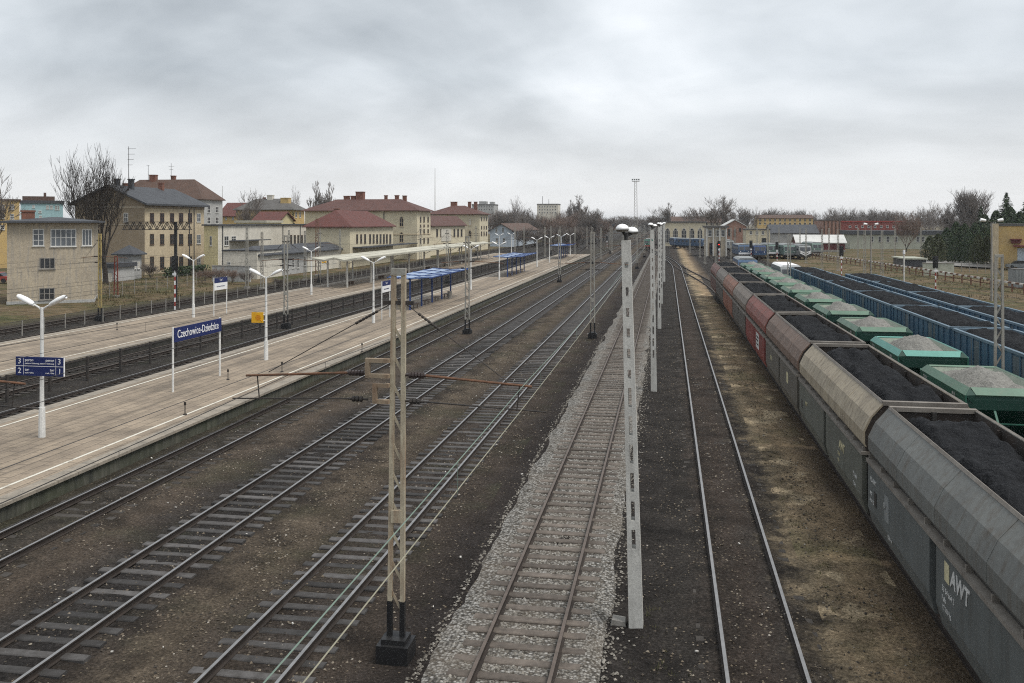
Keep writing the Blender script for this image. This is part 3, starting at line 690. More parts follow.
for i, (px, Y) in enumerate([(705, 190), (731, 205), (757, 215), (822, 165), (838, 160), (864.7, 150), (882, 140), (690, 260), (710, 300), (742, 320), (800, 240), (768, 280)]):
    p = D(px, Y, 0); dup(ym, p, 'thin grey mast in the distant goods yard, %s from the left' % ORL[sorted([705,731,757,822,838,864.7,882,690,710,742,800,768]).index(px)])
for i, (px, Y) in enumerate([(575, 250), (601, 214), (560, 290), (587, 300), (612, 260), (626, 320), (545, 230), (524, 260), (640, 300)]):
    p = D(px, Y, 0); dup(ym, p, 'slim grey mast by the far end of the platforms, %s from the left' % ORL[sorted([575,601,560,587,612,626,545,524,640]).index(px)])
mx = [(716, 175), (768, 168), (806, 190), (829, 205), (858, 195), (895, 185), (779, 230), (735, 245), (921, 215), (700, 225)]
for px, Y in mx: dup(ym, D(px, Y, 0), 'slender grey pole in the crowded right-hand yard, %s of its group from the left' % ORL[sorted(q[0] for q in mx).index(px)])
mx = [(289, 150), (305, 135), (340, 168), (262, 118)]
for px, Y in mx: dup(ym, D(px, Y, 0), 'grey pole before the station side buildings, %s of four from the left' % ORL[sorted(q[0] for q in mx).index(px)])
# red and dark lattice masts on the waste ground
rm = make_yard_mast(4.6, M['mast_red'], .5); rm.location = D(116, 104, .1); rm['label'] = 'short red lattice mast on the waste ground behind the signal box'
r2 = make_yard_mast(9.2, M['mast_rust'], .5); r2.location = D(317, 147, 0); r2['label'] = 'dark rusty lattice mast in front of the red roofed hall'
c_ = dup(ym, D(247, 120, 0), 'grey concrete mast before the long white building', sc=(1, 1, 1.08))
# truss gantry by the ochre house
p = D(175.7, 101, 0)
t = thing('signal_gantry', 'black post carrying a long zigzag truss beam before the ochre house', 'gantry', p)
m = MB(); m.box(-.13, .13, -.13, .13, -.3, 8.65); m.build('post', M['black_metal'], t)
m = MB()
for zz in (7.75, 8.62): m.box(-6.5, 1.9, -.2, -.13, zz, zz+.07); m.box(-6.5, 1.9, .13, .2, zz, zz+.07)
for q in range(10):
    x = -6.4+q*.82
    for yy in (-.165, .165): m.bar((x, yy, 7.8), (x+.41, yy, 8.62), .06); m.bar((x+.41, yy, 8.62), (x+.82, yy, 7.8), .06)
m.build('truss', M['dark_steel'], t)
# ------------------------------------------------------------------ wires
def wire(label, x, zc, mat, r=.0075, y0=-6, y1=250, sag=0, span=52, ph=18):
    m = MB(); pts = []; y = y0
    while y <= y1:
        f = ((y-ph) % span)/span; pts.append((x+.12*math.sin(y*.06), y, zc-sag*4*f*(1-f))); y += 4 if sag else 12
    m.path(pts, r, 5)
    if sag:
        yy = 12
        while yy < 110:
            f = ((yy-ph) % span)/span; xx = x+.12*math.sin(yy*.06); m.tube((xx, yy, zc-sag*4*f*(1-f)), (xx, yy, 4.935), .004, .004, 4, cap=False); yy += 8
    return tag(m.build('overhead_wire', mat), label, 'wire', 'overhead wires above the tracks')
for key, nm, mc, mm in (('G', 'pale gravel track', 'wire_yellow', 'wire_green'), ('T3', 'track beneath the cream mast', 'wire', 'wire'), ('T2', 'track with bare grey sleepers', 'wire', 'wire'), ('T1', 'track along the near platform wall', 'wire', 'wire'), ('T0', 'track left of the near platform', 'wire', 'wire'), ('TM1', 'track right of the far platform', 'wire', 'wire'), ('TM2', 'track behind the far platform', 'wire', 'wire'), ('TM3', 'leftmost track by the waste ground', 'wire', 'wire'), ('BLUE', 'nearer blue wagons', 'wire', 'wire')):
    wire('contact wire above the %s, the lower wire of the pair' % nm, TRK[key], 4.93, M[mc])
    wire('carrying wire above the %s, the upper wire of the pair' % nm, TRK[key]+(.04 if key == 'G' else 0), 5.42, M[mm], sag=.12 if key == 'G' else .3)
# ------------------------------------------------------------------ slotted concrete lamp posts
def make_concrete_post():
    t = thing('concrete_lamp_post', 'x', 'lamp post', group='slotted concrete lamp posts right of the gravel track'); Ht = 8.45
    m = MB()
    def wd(z): return .155-.055*z/Ht
    def dp(z): return .15-.04*z/Ht
    def seg(z0, z1, xa=None, xb=None):
        for_x = [(-1, 1)] if xa is None else [(-1, -xa), (xa, 1)]
        for a, b in for_x:
            w0, w1, d0, d1 = wd(z0), wd(z1), dp(z0), dp(z1)
            vs = [(a*w0,-d0,z0),(b*w0,-d0,z0),(b*w0,d0,z0),(a*w0,d0,z0),(a*w1,-d1,z1),(b*w1,-d1,z1),(b*w1,d1,z1),(a*w1,d1,z1)]
            m.add(vs, [(3,2,1,0),(4,5,6,7),(0,1,5,4),(1,2,6,5),(2,3,7,6),(3,0,4,7)])
    z = -.4; seg(z, 1.7); z = 1.7
    while z < 7.3:
        hh = .42 if z < 5.4 else .2; gp = .2 if z < 5.4 else .25
        seg(z, z+hh, .30); seg(z+hh, z+hh+gp); z += hh+gp
    seg(z, Ht-.6); seg(Ht-.6, Ht-.48, .4); seg(Ht-.48, Ht)
    m.build('post', M['concrete_pale'], t)
    m = MB(); m.tube((0,0,Ht-.05), (0,0,8.62), .045, .04, 8); m.bar((0,0,8.55), (-.08,-.1,8.68), .05); m.bar((0,0,8.55), (.14,.25,8.60), .05); m.build('bracket', M['black_metal'], t)
    for cx_, cy_, cz_ in ((-.07, -.1, 8.69), (.12, .28, 8.62)):
        m = MB(); m.dome((cx_, cy_, cz_), .15, .26, .125, 14, 4); o = m.build('lamp_head', M['lamp_white'], t, smooth=True)
        m = MB(); m.tube((cx_, cy_, cz_-.05), (cx_, cy_, cz_-.003), .11, .15, 12); m.build('lamp_base', M['concrete'], t)
    return t
cp = make_concrete_post(); cp['label'] = 'big slotted concrete lamp post in the foreground with two white lamp heads'
cp.location = (-.67, yX(19.8, -.67), -.2); cp.rotation_euler = (0, -.026, 0)
CPS = [(-.68, 47.4), (-.62, 75), (-.6, 98), (-.4, 134), (-.5, 170), (-.5, 205)]
for i, (X, Y) in enumerate(CPS):
    c_ = dup(cp, (X, yX(Y, X), -.2), 'slotted concrete lamp post beside the gravel track, %s behind the big one' % ORL[i]); c_.rotation_euler = (0, rnd.uniform(-.012, .008), 0)
m = MB(); m.prism([(-.17,-.2),(.19,-.22),(.16,-.03),(-.12,.0)], -.14, .14); tag(m.build('concrete_block', M['concrete'], None, W(618, 622, -.2)+Vector((0,0,.1))), 'small broken concrete lump lying at the foot of the big lamp post', 'concrete block')
# ------------------------------------------------------------------ coal hopper wagons
def heap(w, l, zlow, zhigh, seed, mat, name, nxx=26, nyy=110, lumps=2, flat=.8):
    m = MB()
    for j in range(nyy+1):
        for i in range(nxx+1):
            a = i/nxx*2-1; b = j/nyy*2-1
            edge = min(1, (1-abs(a))/.35)*min(1, (1-abs(b))/.12) if lumps else (1-abs(a)**1.6)*(1-abs(b)**1.8)
            z = zlow+(zhigh-zlow)*edge*(flat+(1-flat)*math.cos(b*math.pi*lumps)) if lumps else zlow+(zhigh-zlow)*edge
            if 0 < i < nxx and 0 < j < nyy: z += .15*noise.noise((a*2.2, b*l*.6, seed))+.07*noise.noise((a*6, b*l*2.2, seed+7))+.04*noise.noise((a*16, b*l*6, seed+3))
            m.v.append((a*w/2, b*l/2, z))
    n_ = nxx+1
    for j in range(nyy):
        for i in range(nxx): m.f.append((j*n_+i, j*n_+i+1, (j+1)*n_+i+1, (j+1)*n_+i)); m.mi.append(0)
    return m.mesh(name, mat, smooth=True)
def bogie(t, y, wb=.9, w=1.0):
    m = MB()
    for s_ in (-1, 1): m.prismx([(-wb-.35,.5),(-wb-.3,.68),(-.3,.62),(-.25,.4),(.25,.4),(.3,.62),(wb+.3,.68),(wb+.35,.5),(.6,.32),(-.6,.32)], s_*w-.06, s_*w+.06)
    m.box(-w, w, -.2, .2, .5, .75); f = m.build('bogie', M['dark_steel'], t, (0, y, 0))
    for yy in (-wb, wb):
        for s_ in (-1, 1):
            m = MB(); m.tube((s_*.68, yy, .46), (s_*.82, yy, .46), .46, .44, 18); m.build('wheel', M['rust'], f)
def buffers(t, L, mat, z=1.05):
    for sy in (-1, 1):
        for sx_ in (-1, 1):
            m = MB(); m.tube((sx_*.87, sy*L, z), (sx_*.87, sy*(L+.42), z), .09, .08, 9); m.tube((sx_*.87, sy*(L+.42), z), (sx_*.87, sy*(L+.47), z), .22, .22, 12); m.build('buffer', mat, t)
        m = MB(); m.bar((0, sy*L, z-.02), (0, sy*(L+.5), z-.1), .07); m.build('coupling', mat, t)
WL = 12.15
mk('coal_wagon_upper', (.16,.165,.155), (.12,.122,.115), scale=.7, rough=.6, streak=.75, dirt=(.085,.066,.048), fine=.1, bump=.15, bscale=3)
mk('coal_wagon_lower', (.115,.125,.123), (.088,.096,.094), scale=.9, rough=.6, streak=.35, dirt=(.05,.042,.035), fine=.08)
mk('coal_wagon_dark', (.035,.034,.033), (.05,.044,.038), scale=2, rough=.7)
mk('coal_wagon_inside', (.04,.036,.033), (.06,.045,.036), scale=2, rough=.85, streak=.4)
mk('coal_wagon_rim', (.22,.20,.175), (.16,.14,.12), scale=2, rough=.7, streak=.3)
def make_coal_wagon():
    t = thing('coal_wagon', 'x', 'goods wagon', group='coal hopper wagons of the long train'); h = 5.78
    m = MB(); m.box(-.55, .55, -h-.1, h+.1, .82, 1.08); m.box(-1.35, 1.35, -h-.12, -h+.06, .8, 1.12); m.box(-1.35, 1.35, h-.06, h+.12, .8, 1.12); m.build('underframe', M['coal_wagon_dark'], t)
    for s_ in (-1, 1): bogie(t, s_*4.0)
    buffers(t, h+.1, M['coal_wagon_dark'])
    P1 = [(1.50,2.72),(1.545,2.80),(1.545,3.12),(1.37,3.50),(1.02,3.90)]
    for s_ in (-1, 1):
        m = MB(); out = [(s_*x, z) for x, z in P1]; inn = [(s_*(x-.05), z-.01) for x, z in P1[::-1]]
        m.prism(out+inn, -h, h)
        for q in (1, 2, 3):
            yy = -h+q*2*h/4; o2 = [(s_*(x+.006), z+.003) for x, z in P1[1:]]; i2 = [(s_*(x-.02), z-.01) for x, z in P1[:0:-1]]; m.prism(o2+i2, yy-.05, yy+.05)
        m.build('side_shell', M['coal_wagon_upper'], t)
        m = MB()
        for yy in [-h+.1+q*(2*h-.2)/9 for q in range(10)]: m.box(min(s_*1.40, s_*1.54), max(s_*1.40, s_*1.54), yy-.03, yy+.03, 2.58, 2.70)
        m.box(min(s_*1.38, s_*1.60), max(s_*1.38, s_*1.60), -h, h, 2.50, 2.58); m.build('hinge_rail', M['coal_wagon_rim'], t)
        for c_, (ya, yb) in enumerate(((-h+.05, -.22), (.22, h-.05))):
            m = MB(); m.prism([(s_*1.56, 2.49), (s_*1.56, 1.35), (s_*1.45, .95), (s_*1.38, .95), (s_*1.44, 1.35), (s_*1.44, 2.49)], ya, yb)
            m.build('door', M['coal_wagon_lower'], t)
        m = MB(); m.box(min(s_*1.25, s_*1.42), max(s_*1.25, s_*1.42), -h+.03, h-.03, 1.0, 2.72); m.build('inner_side', M['coal_wagon_dark'], t)
    sec = [(-1.36,1.2),(-1.46,2.6)]+[(-x+.02, z-.01) for x, z in P1]+[(x-.02, z-.01) for x, z in P1[::-1]]+[(1.46,2.6),(1.36,1.2)]
    for s_ in (-1, 1):
        m = MB(); m.prism(sec, s_*(h-.10), s_*(h-.04)) if s_ > 0 else m.prism(sec, -h+.04, -h+.10); m.build('end_wall', M['coal_wagon_inside'], t)
        m = MB(); m.box(-1.04, 1.04, s_*(h-.07)-.08, s_*(h-.07)+.08, 3.82, 3.93); m.build('end_rim', M['coal_wagon_rim'], t)
        m = MB(); m.box(-.05, .05, min(s_*(h-.11), s_*(h-.25)), max(s_*(h-.11), s_*(h-.25)), 3.0, 3.85); m.build('end_rib', M['coal_wagon_dark'], t)
    m = MB()
    for s_ in (-1, 1): m.prism([(s_*1.07, 3.87), (s_*1.03, 3.93), (s_*.98, 3.90), (s_*1.0, 3.84)], -h+.05, h-.05)
    m.build('rim', M['coal_wagon_rim'], t)
    for s_ in (-1, 1):
        m = MB(); m.prism([(s_*1.0, 3.835), (s_*.975, 3.86), (s_*.93, 3.0), (s_*.96, 3.0)], -h+.1, h-.1)
        for q in range(1, 6): yy = -h+q*2*h/6; m.box(min(s_*.90, s_*.97), max(s_*.90, s_*.97), yy-.04, yy+.04, 3.0, 3.82)
        m.build('inner_wall', M['coal_wagon_inside'], t)
    for s_ in (-1, 1):
        m = MB()
        for q in range(5): m.bar((-1.25, s_*(h+.08), 1.3+q*.32), (-.85, s_*(h+.08), 1.3+q*.32), .03)
        for xx in (-1.25, -.85): m.bar((xx, s_*(h+.08), 1.15), (xx, s_*(h+.08), 2.75), .035)
        m.build('ladder', M['coal_wagon_dark'], t)
    return t
def pm(nm, c, l): mk('cw_up_'+nm, c, tuple(x*.72 for x in c), scale=.9, rough=.6, streak=.8, dirt=(.085,.058,.042), fine=.1, bump=.15, bscale=3); mk('cw_lo_'+nm, l, tuple(x*.75 for x in l), scale=.9, rough=.6, streak=.4, dirt=(.05,.042,.035), fine=.08)
pm('beige', (.37,.315,.23), (.125,.13,.11)); pm('brown', (.185,.125,.095), (.12,.11,.092)); pm('red', (.23,.075,.058), (.21,.042,.034)); pm('greybrown', (.21,.175,.145), (.10,.09,.078)); pm('orange', (.28,.125,.08), (.24,.09,.055)); pm('grey', (.20,.175,.15), (.09,.08,.07)); pm('maroon', (.19,.09,.075), (.12,.06,.05))
NAMES = [(None, 'dark grey coal wagon, nearest in the train, lettered AWT on its door'), ('beige', 'coal wagon with beige upper shell and grey green doors, second in the train'), ('brown', 'coal wagon with brown upper shell and grey doors, behind the beige one'), ('red', 'bright red coal wagon with a white notice on its side'), ('greybrown', 'grey brown coal wagon between the red and the orange one'), ('orange', 'rusty orange coal wagon towards the far end of the train'), ('grey', 'grey coal wagon just beyond the rusty orange one'), ('maroon', 'dull maroon coal wagon, last at the far end of the train')]
cw = make_coal_wagon(); yfar0 = yX(23.1, 5.63)
heap_mats = M['coal']; cheaps = [heap(2.0, 11.3, 3.48, 3.93, 3+q*5, heap_mats, 'coal_heap', lumps=3, flat=.72) for q in range(3)]
for i, (nm, lb) in enumerate(NAMES):
    yc = yfar0-5.78+i*WL
    c_ = cw if i == 0 else dup(cw, (TRK['COAL'], yc, 0), lb)
    c_.location = (TRK['COAL'], yc, 0); c_['label'] = lb
    if nm: reskin_tree(c_, {'coal_wagon_upper': M['cw_up_'+nm], 'coal_wagon_lower': M['cw_lo_'+nm]})
    hp = put('coal_heap', cheaps[i % 3], None, (TRK['COAL'], yc, 0), math.pi if i % 2 else 0)
    tag(hp, 'black coal heaped in the %s' % ['dark grey wagon nearest the camera', 'wagon with the beige upper shell', 'wagon with the brown upper shell', 'bright red wagon', 'grey brown wagon past the red one', 'rusty orange wagon', 'grey wagon past the orange one', 'maroon wagon at the far end'][i], 'coal heap', 'coal loads in the hopper train')
def door_text(wg, items):
    for s_, sz, y, z, mt in items: put_text(s_, sz, M[mt], wg, (-1.566, y, z), '-x', squeeze=1.0, bold=.012*(sz > .3), shear=.18*(s_ == 'AWT'))
mk('paint_cream', (.55,.5,.32), rough=.6); mk('paint_white', (.62,.62,.6), (.4,.4,.39), scale=5, rough=.6)
door_text(cw, [('AWT', .44, -1.12, 2.17, 'paint_white'), ('33 54 664 2', .15, -.62, 1.80, 'paint_white'), ('Falls', .14, -.62, 1.62, 'paint_white'), ('12 300 kg', .13, -.65, 1.46, 'paint_white'), ('PL-AWT', .17, 5.4, 2.15, 'paint_white'), ('ABC', .12, 5.45, 1.8, 'paint_white'), ('64,5  72,0', .12, 5.45, 1.62, 'paint_white'), ('RIV', .2, 4.0, 1.9, 'paint_white'), ('12,54 m', .12, 3.6, 1.3, 'paint_white')])
m = MB(); m.box(-1.57, -1.562, -1.05, -.78, 2.0, 2.36); m.build('emblem', M['paint_cream'], cw)
m = MB(); m.box(-1.57, -1.562, 3.5, 3.9, 1.6, 2.2); m.build('notice_plate', M['loco_grey'], cw)
m = MB(); m.box(-1.58, -1.562, 4.75, 4.95, 1.6, 1.95); m.build('vent_plate', M['coal_wagon_dark'], cw)
cws = [o for o in bpy.data.objects if o.name.startswith('coal_wagon') and o.parent is None]; cws.sort(key=lambda o: o.location.y)
w2, w4 = cws[1], cws[3]
door_text(w2, [('AWT', .36, -2.5, 2.0, 'paint_cream'), ('33 54', .16, -2.3, 1.7, 'paint_cream'), ('Falls', .14, -2.3, 1.5, 'paint_cream'), ('PL 664', .18, -4.6, 1.7, 'paint_white'), ('72,0 t', .14, -4.6, 1.45, 'paint_white'), ('AWT', .22, 4.2, 1.9, 'paint_cream')])
m = MB(); m.box(-1.57, -1.562, 4.9, 5.15, 1.55, 1.85); m.build('vent_plate', M['coal_wagon_dark'], w2)
m = MB(); m.box(-1.57, -1.562, -2.9, -1.3, 1.45, 2.3); m.build('notice_plate', M['paint_white'], w4)
m = MB()
for zz, ya in ((2.1, -2.7), (1.9, -2.5), (1.68, -2.7)): m.box(-1.576, -1.571, ya, ya+1.1, zz-.05, zz+.05)
m.build('notice_stripes', M['black_metal'], w4)
door_text(cws[2], [('RIV 33', .3, 3.6, 1.9, 'paint_cream')])
m = MB(); m.box(-1.57, -1.562, -3.1, -2.6, 1.75, 2.2); m.build('notice_plate', M['paint_cream'], cws[2])
# ------------------------------------------------------------------ green ballast hoppers
mk('green_side', (.028,.115,.08), (.022,.09,.062), scale=.8, rough=.5, streak=.35, dirt=(.06,.06,.045), fine=.08)
mk('green_pale', (.115,.21,.15), (.085,.155,.112), scale=.9, rough=.5, streak=.3, dirt=(.2,.2,.15), fine=.08)
mk('green_dark', (.012,.05,.036), (.01,.04,.03), scale=.8, rough=.6, fine=.1)
mk('green_bright', (.12,.34,.29), (.10,.28,.24), scale=.9, rough=.5, streak=.2, fine=.08)
mk('stone_load', (.25,.245,.225), (.155,.15,.138), scale=9, rough=.95, bump=1.0, bscale=14, bdist=.07, fine=.45)
mk('hopper_dust', (.26,.29,.24), (.2,.23,.19), scale=1.5, rough=.9)
def make_green():
    t = thing('ballast_wagon', 'x', 'goods wagon', group='green ballast hopper wagons'); h = 2.72
    for s_ in (-1, 1):
        m = MB(); m.prismx([(-h,2.78),(-h,2.30),(-1.5,1.30),(1.5,1.30),(h,2.30),(h,2.78)], s_*1.42-.03, s_*1.42+.03); m.build('side_panel', M['green_side'], t)
        m = MB()
        a = [(s_*1.46,-h,2.78),(s_*1.46,h,2.78),(s_*1.25,h-.22,3.02),(s_*1.25,-h+.22,3.02)]; b = [(x-s_*.05, y, z-.04) for x, y, z in a]
        m.add(a+b, [(0,1,2,3),(7,6,5,4),(0,4,5,1),(1,5,6,2),(2,6,7,3),(3,7,4,0)]); m.build('top_flap', M['green_pale'], t)
        m = MB(); a = [(-1.1, s_*h, 2.80),(1.1, s_*h, 2.80),(1.2, s_*(h-.25), 3.02),(-1.2, s_*(h-.25), 3.02)]; b = [(x, y-s_*.05, z-.05) for x, y, z in a]
        m.add(a+b, [(0,1,2,3),(7,6,5,4),(0,4,5,1),(1,5,6,2),(2,6,7,3),(3,7,4,0)]); m.build('end_flap', M['green_pale'], t)
        # chamfered end corners and inward sloping end plate
        m = MB()
        for q in (-1, 1): m.add([(q*1.45, s_*h, 2.77), (q*1.24, s_*(h-.22), 3.01), (q*1.1, s_*(h-.02), 2.79), (q*1.2, s_*(h-.02), 2.5)], [(0,1,2,3)])
        a = [(-1.39, s_*(h-.03), 2.62),(1.39, s_*(h-.03), 2.62),(1.39, s_*(h-.03), 2.3),(-1.39, s_*(h-.03), 2.3),(-1.39, s_*1.45, 1.28),(1.39, s_*1.45, 1.28)]
        m.add(a, [(0,1,2,3),(3,2,5,4)]); m.add([(-1.1, s_*(h-.06), 2.78),(1.1, s_*(h-.06), 2.78),(1.39, s_*(h-.03), 2.62),(-1.39, s_*(h-.03), 2.62)], [(0,1,2,3)]); m.build('end_plate', M['green_dark'], t)
        m = MB()
        for q in (-.5, .5): m.bar((q, s_*(h+.9), 1.2), (q, s_*(h-.1), 2.3), .07)
        m.bar((-1.3, s_*3.95, 2.1), (1.3, s_*3.95, 2.1), .04); m.bar((-1.3, s_*3.95, 1.2), (-1.3, s_*3.95, 2.1), .04); m.bar((1.3, s_*3.95, 1.2), (1.3, s_*3.95, 2.1), .04); m.build('end_rail', M['green_side'], t)
    # inner bin
    m = MB(); R = [(-1.22,-h+.24),(1.22,-h+.24),(1.22,h-.24),(-1.22,h-.24)]; m.add([(x, y, 3.0) for x, y in R]+[(x*.6, y*.8, 2.4) for x, y in R], [(0,1,5,4),(1,2,6,5),(2,3,7,6),(3,0,4,7)]); m.build('bin', M['hopper_dust'], t)
    m = MB(); m.box(-1.3, 1.3, -4.0, 4.0, 1.0, 1.24); m.box(-.5, .5, -1.4, 1.4, .5, 1.3); m.build('underframe', M['green_dark'], t)
    for yy in (-2.6, 2.6):
        m = MB(); m.box(-1.05, -.95, yy-.5, yy+.5, .4, .95); m.box(.95, 1.05, yy-.5, yy+.5, .4, .95); f = m.build('axle_guard', M['dark_steel'], t)
        for s_ in (-1, 1): m = MB(); m.tube((s_*.68, yy, .46), (s_*.82, yy, .46), .46, .44, 16); m.build('wheel', M['rust'], f)
    buffers(t, 4.0, M['dark_steel'])
    for s_, sz, y, z in (('PLK', .24, -1.3, 2.58), ('UTZ 440', .13, -1.3, 2.40), ('22 51', .24, 2.3, 2.58), ('PL-PKP', .13, 2.3, 2.40), ('15 000 kg', .12, 1.0, 2.42)): put_text(s_, sz, M['paint_white'], t, (-1.456, y, z), '-x')
    return t
gw = make_green(); gheap = [heap(2.25, 4.85, 2.66, 3.30+.06*q, 40+q, M['stone_load'], 'stone_heap', 26, 60, lumps=0) for q in range(2)]
yg0 = yX(35.6, 11.4-1.25)-2.72+.22; GP = 9.0
mk('green_side_b', (.035,.14,.10), (.03,.11,.08), scale=.8, rough=.5, streak=.35, fine=.08)
for i in range(11):
    lb = ['nearest green ballast hopper wagon, at the right edge, filled with grey stone', 'green ballast wagon with bright turquoise green flaps, second in its row'][i] if i < 2 else 'green ballast hopper wagon filled with stone, %s in its row' % ORD[i]
    c_ = gw if i == 0 else dup(gw, (0,0,0), lb); c_['label'] = lb; c_.location = (TRK['GREEN'], yg0+i*GP, 0)
    if i == 1: reskin_tree(c_, {'green_pale': M['green_bright'], 'green_side': M['green_side_b']})
    hp = put('stone_heap', gheap[i % 2], None, (TRK['GREEN'], yg0+i*GP, 0), math.pi if i % 3 == 1 else 0)
    tag(hp, 'pale grey crushed stone heaped in the %s green wagon of the row' % ORD[i], 'stone heap', 'stone loads in the green wagons')
# ------------------------------------------------------------------ blue open wagons
mk('blue_side', (.065,.13,.20), (.055,.11,.165), scale=.7, rough=.55, streak=.45, dirt=(.07,.07,.07), fine=.1)
mk('blue_rim', (.14,.20,.25), (.10,.15,.19), scale=1.5, rough=.6, streak=.3)
mk('blue_panel', (.13,.16,.18), (.10,.12,.135), scale=1, rough=.6, streak=.5)
mk('blue_inside', (.05,.055,.06), (.07,.06,.05), scale=1.5, rough=.85, streak=.4)
def make_blue():
    t = thing('open_wagon', 'x', 'goods wagon', group='blue open wagons loaded with coal'); h = 5.95; zt = 3.2
    m = MB(); m.box(-1.3, 1.3, -h, h, .95, 1.2); m.build('underframe', M['dark_steel'], t)
    for s_ in (-1, 1): bogie(t, s_*4.1)
    buffers(t, h, M['dark_steel'])
    for s_ in (-1, 1):
        m = MB(); m.box(s_*1.38-.03, s_*1.38+.03, -h, h, 1.2, zt-.1)
        for q in range(13):
            yy = -h+.08+q*(2*h-.16)/12; m.box(min(s_*1.38, s_*1.47), max(s_*1.38, s_*1.47), yy-.06, yy+.06, 1.15, zt-.1)
        m.box(min(s_*1.38, s_*1.45), max(s_*1.38, s_*1.45), -h, h, 1.15, 1.3); m.build('side', M['blue_side'], t)
        for ya in (-3.3, 2.0):
            m = MB(); m.box(min(s_*1.412, s_*1.43), max(s_*1.412, s_*1.43), ya, ya+1.3, 1.35, zt-.2); m.build('door', M['blue_panel'], t)
        m = MB(); m.box(min(s_*1.33, s_*1.49), max(s_*1.33, s_*1.49), -h-.02, h+.02, zt-.1, zt+.02); m.build('top_rail', M['blue_rim'], t)
        m = MB(); m.box(-1.36, 1.36, s_*h-.04, s_*h+.04, 1.2, zt-.1)
        for xx in (-.7, 0, .7): m.box(xx-.06, xx+.06, min(s_*h, s_*(h+.1)), max(s_*h, s_*(h+.1)), 1.15, zt-.1)
        m.build('end', M['blue_side'], t)
        m = MB(); m.box(-1.40, 1.40, s_*h-.08, s_*h+.08, zt-.098, zt+.022); m.build('end_rail', M['blue_rim'], t)
    m = MB(); m.box(-1.345, 1.345, -h+.05, h-.05, 1.2, 1.25)
    for s_ in (-1, 1): m.box(s_*1.343-.004, s_*1.343+.004, -h+.05, h-.05, 1.25, zt-.12)
    m.build('inside', M['blue_inside'], t)
    return t
bw = make_blue(); bheap = [heap(2.66, 11.7, 2.95, 3.32, 70+q, M['coal'], 'coal_heap', lumps=2, flat=.8) for q in range(2)]
BP = 12.55; yb0 = yX(46.2, 14.45)-6.05
for rown, xk, y00, cnt in (('nearer', 'BLUE', yb0, 6), ('rightmost', 'BLUE2', yX(58.5, 18.65)-6.05, 5)):
    st_ = -1 if rown == 'rightmost' else 0
    for i in range(cnt):
        lb = 'blue open wagon filled with coal, %s of the %s blue row' % (ORD[i], rown)
        c_ = bw if (rown == 'nearer' and i == 0) else dup(bw, (0,0,0), lb); c_['label'] = lb; c_.location = (TRK[xk], y00+(i+st_)*BP, 0 if rown == 'nearer' else -.05)
        hp = put('coal_heap', bheap[i % 2], None, (TRK[xk], y00+(i+st_)*BP, 0 if rown == 'nearer' else -.05), math.pi if i % 3 == 0 else 0)
        tag(hp, 'black coal load in the %s wagon of the %s blue row' % (ORD[i], rown), 'coal heap', 'coal loads in the blue wagons')

# thin marker pegs on the platforms
for i, (px, py) in enumerate(((185, 415), (228, 380), (282, 372), (117, 330), (300, 288), (362, 352))):
    m = MB(); m.tube((0,0,0), (0,0,.55), .022, .02, 6); m.tube((0,0,0), (0,0,.05), .09, .08, 8); m.box(-.05, .05, -.012, .012, .42, .56)
    tag(m.build('marker_peg', M['dark_steel'], None, W(px, py, ZP)), 'thin dark peg standing on the platforms, %s from the left' % ORL[[117,185,228,282,300,362].index(px)], 'marker peg', 'dark pegs on the platforms')
# ------------------------------------------------------------------ buildings
class Line:
    def __init__(s, P, ang): s.P = Vector(P); s.d = Vector((math.cos(ang), math.sin(ang), 0))
    def hit(s, px):
        rx, ry = ray(px)                              # P + t d = Y r
        det = s.d.x*(-ry)+rx*s.d.y
        t = ((-s.P.x)*(-ry)-(-rx)*(-s.P.y))/det
        p = s.P+s.d*t; return t, depth(p.x, p.y)
WINC = {}
def win_mesh(w, h, nx_, nz_, fm, gm, arch):
    key = (round(w*10), round(h*10), nx_, nz_, fm, gm, arch)
    if key in WINC: return WINC[key]
    w, h = key[0]/10, key[1]/10; b = min(.09, w*.16)
    m = MB(); m.box(-w/2, w/2, -.05, .0, -h/2, -h/2+b); m.box(-w/2, w/2, -.05, .0, h/2-b, h/2); m.box(-w/2, -w/2+b, -.05, .0, -h/2+b, h/2-b); m.box(w/2-b, w/2, -.05, .0, -h/2+b, h/2-b)
    for i in range(1, nx_): x = -w/2+w*i/nx_; m.box(x-b*.4, x+b*.4, -.045, 0, -h/2+b, h/2-b)
    for i in range(1, nz_): z = -h/2+h*i/nz_; m.box(-w/2+b, w/2-b, -.042, 0, z-b*.35, z+b*.35)
    m.box(-w/2-.08, w/2+.08, -.12, 0, -h/2-.07, -h/2)
    if arch:
        pts = [(-w/2, h/2), (w/2, h/2), (w*.32, h/2+w*.42), (0, h/2+w*.6), (-w*.32, h/2+w*.42)]; m.prism(pts, -.05, 0)
    g = MB(); g.box(-w/2+b*.5, w/2-b*.5, -.02, -.005, -h/2+b*.5, h/2-b*.5)
    if arch: g.prism([(-w*.36, h/2), (w*.36, h/2), (w*.2, h/2+w*.32), (0, h/2+w*.44), (-w*.2, h/2+w*.32)], -.056, -.051)
    WINC[key] = (m.mesh('window', M[fm]), g.mesh('pane', M[gm])); return WINC[key]
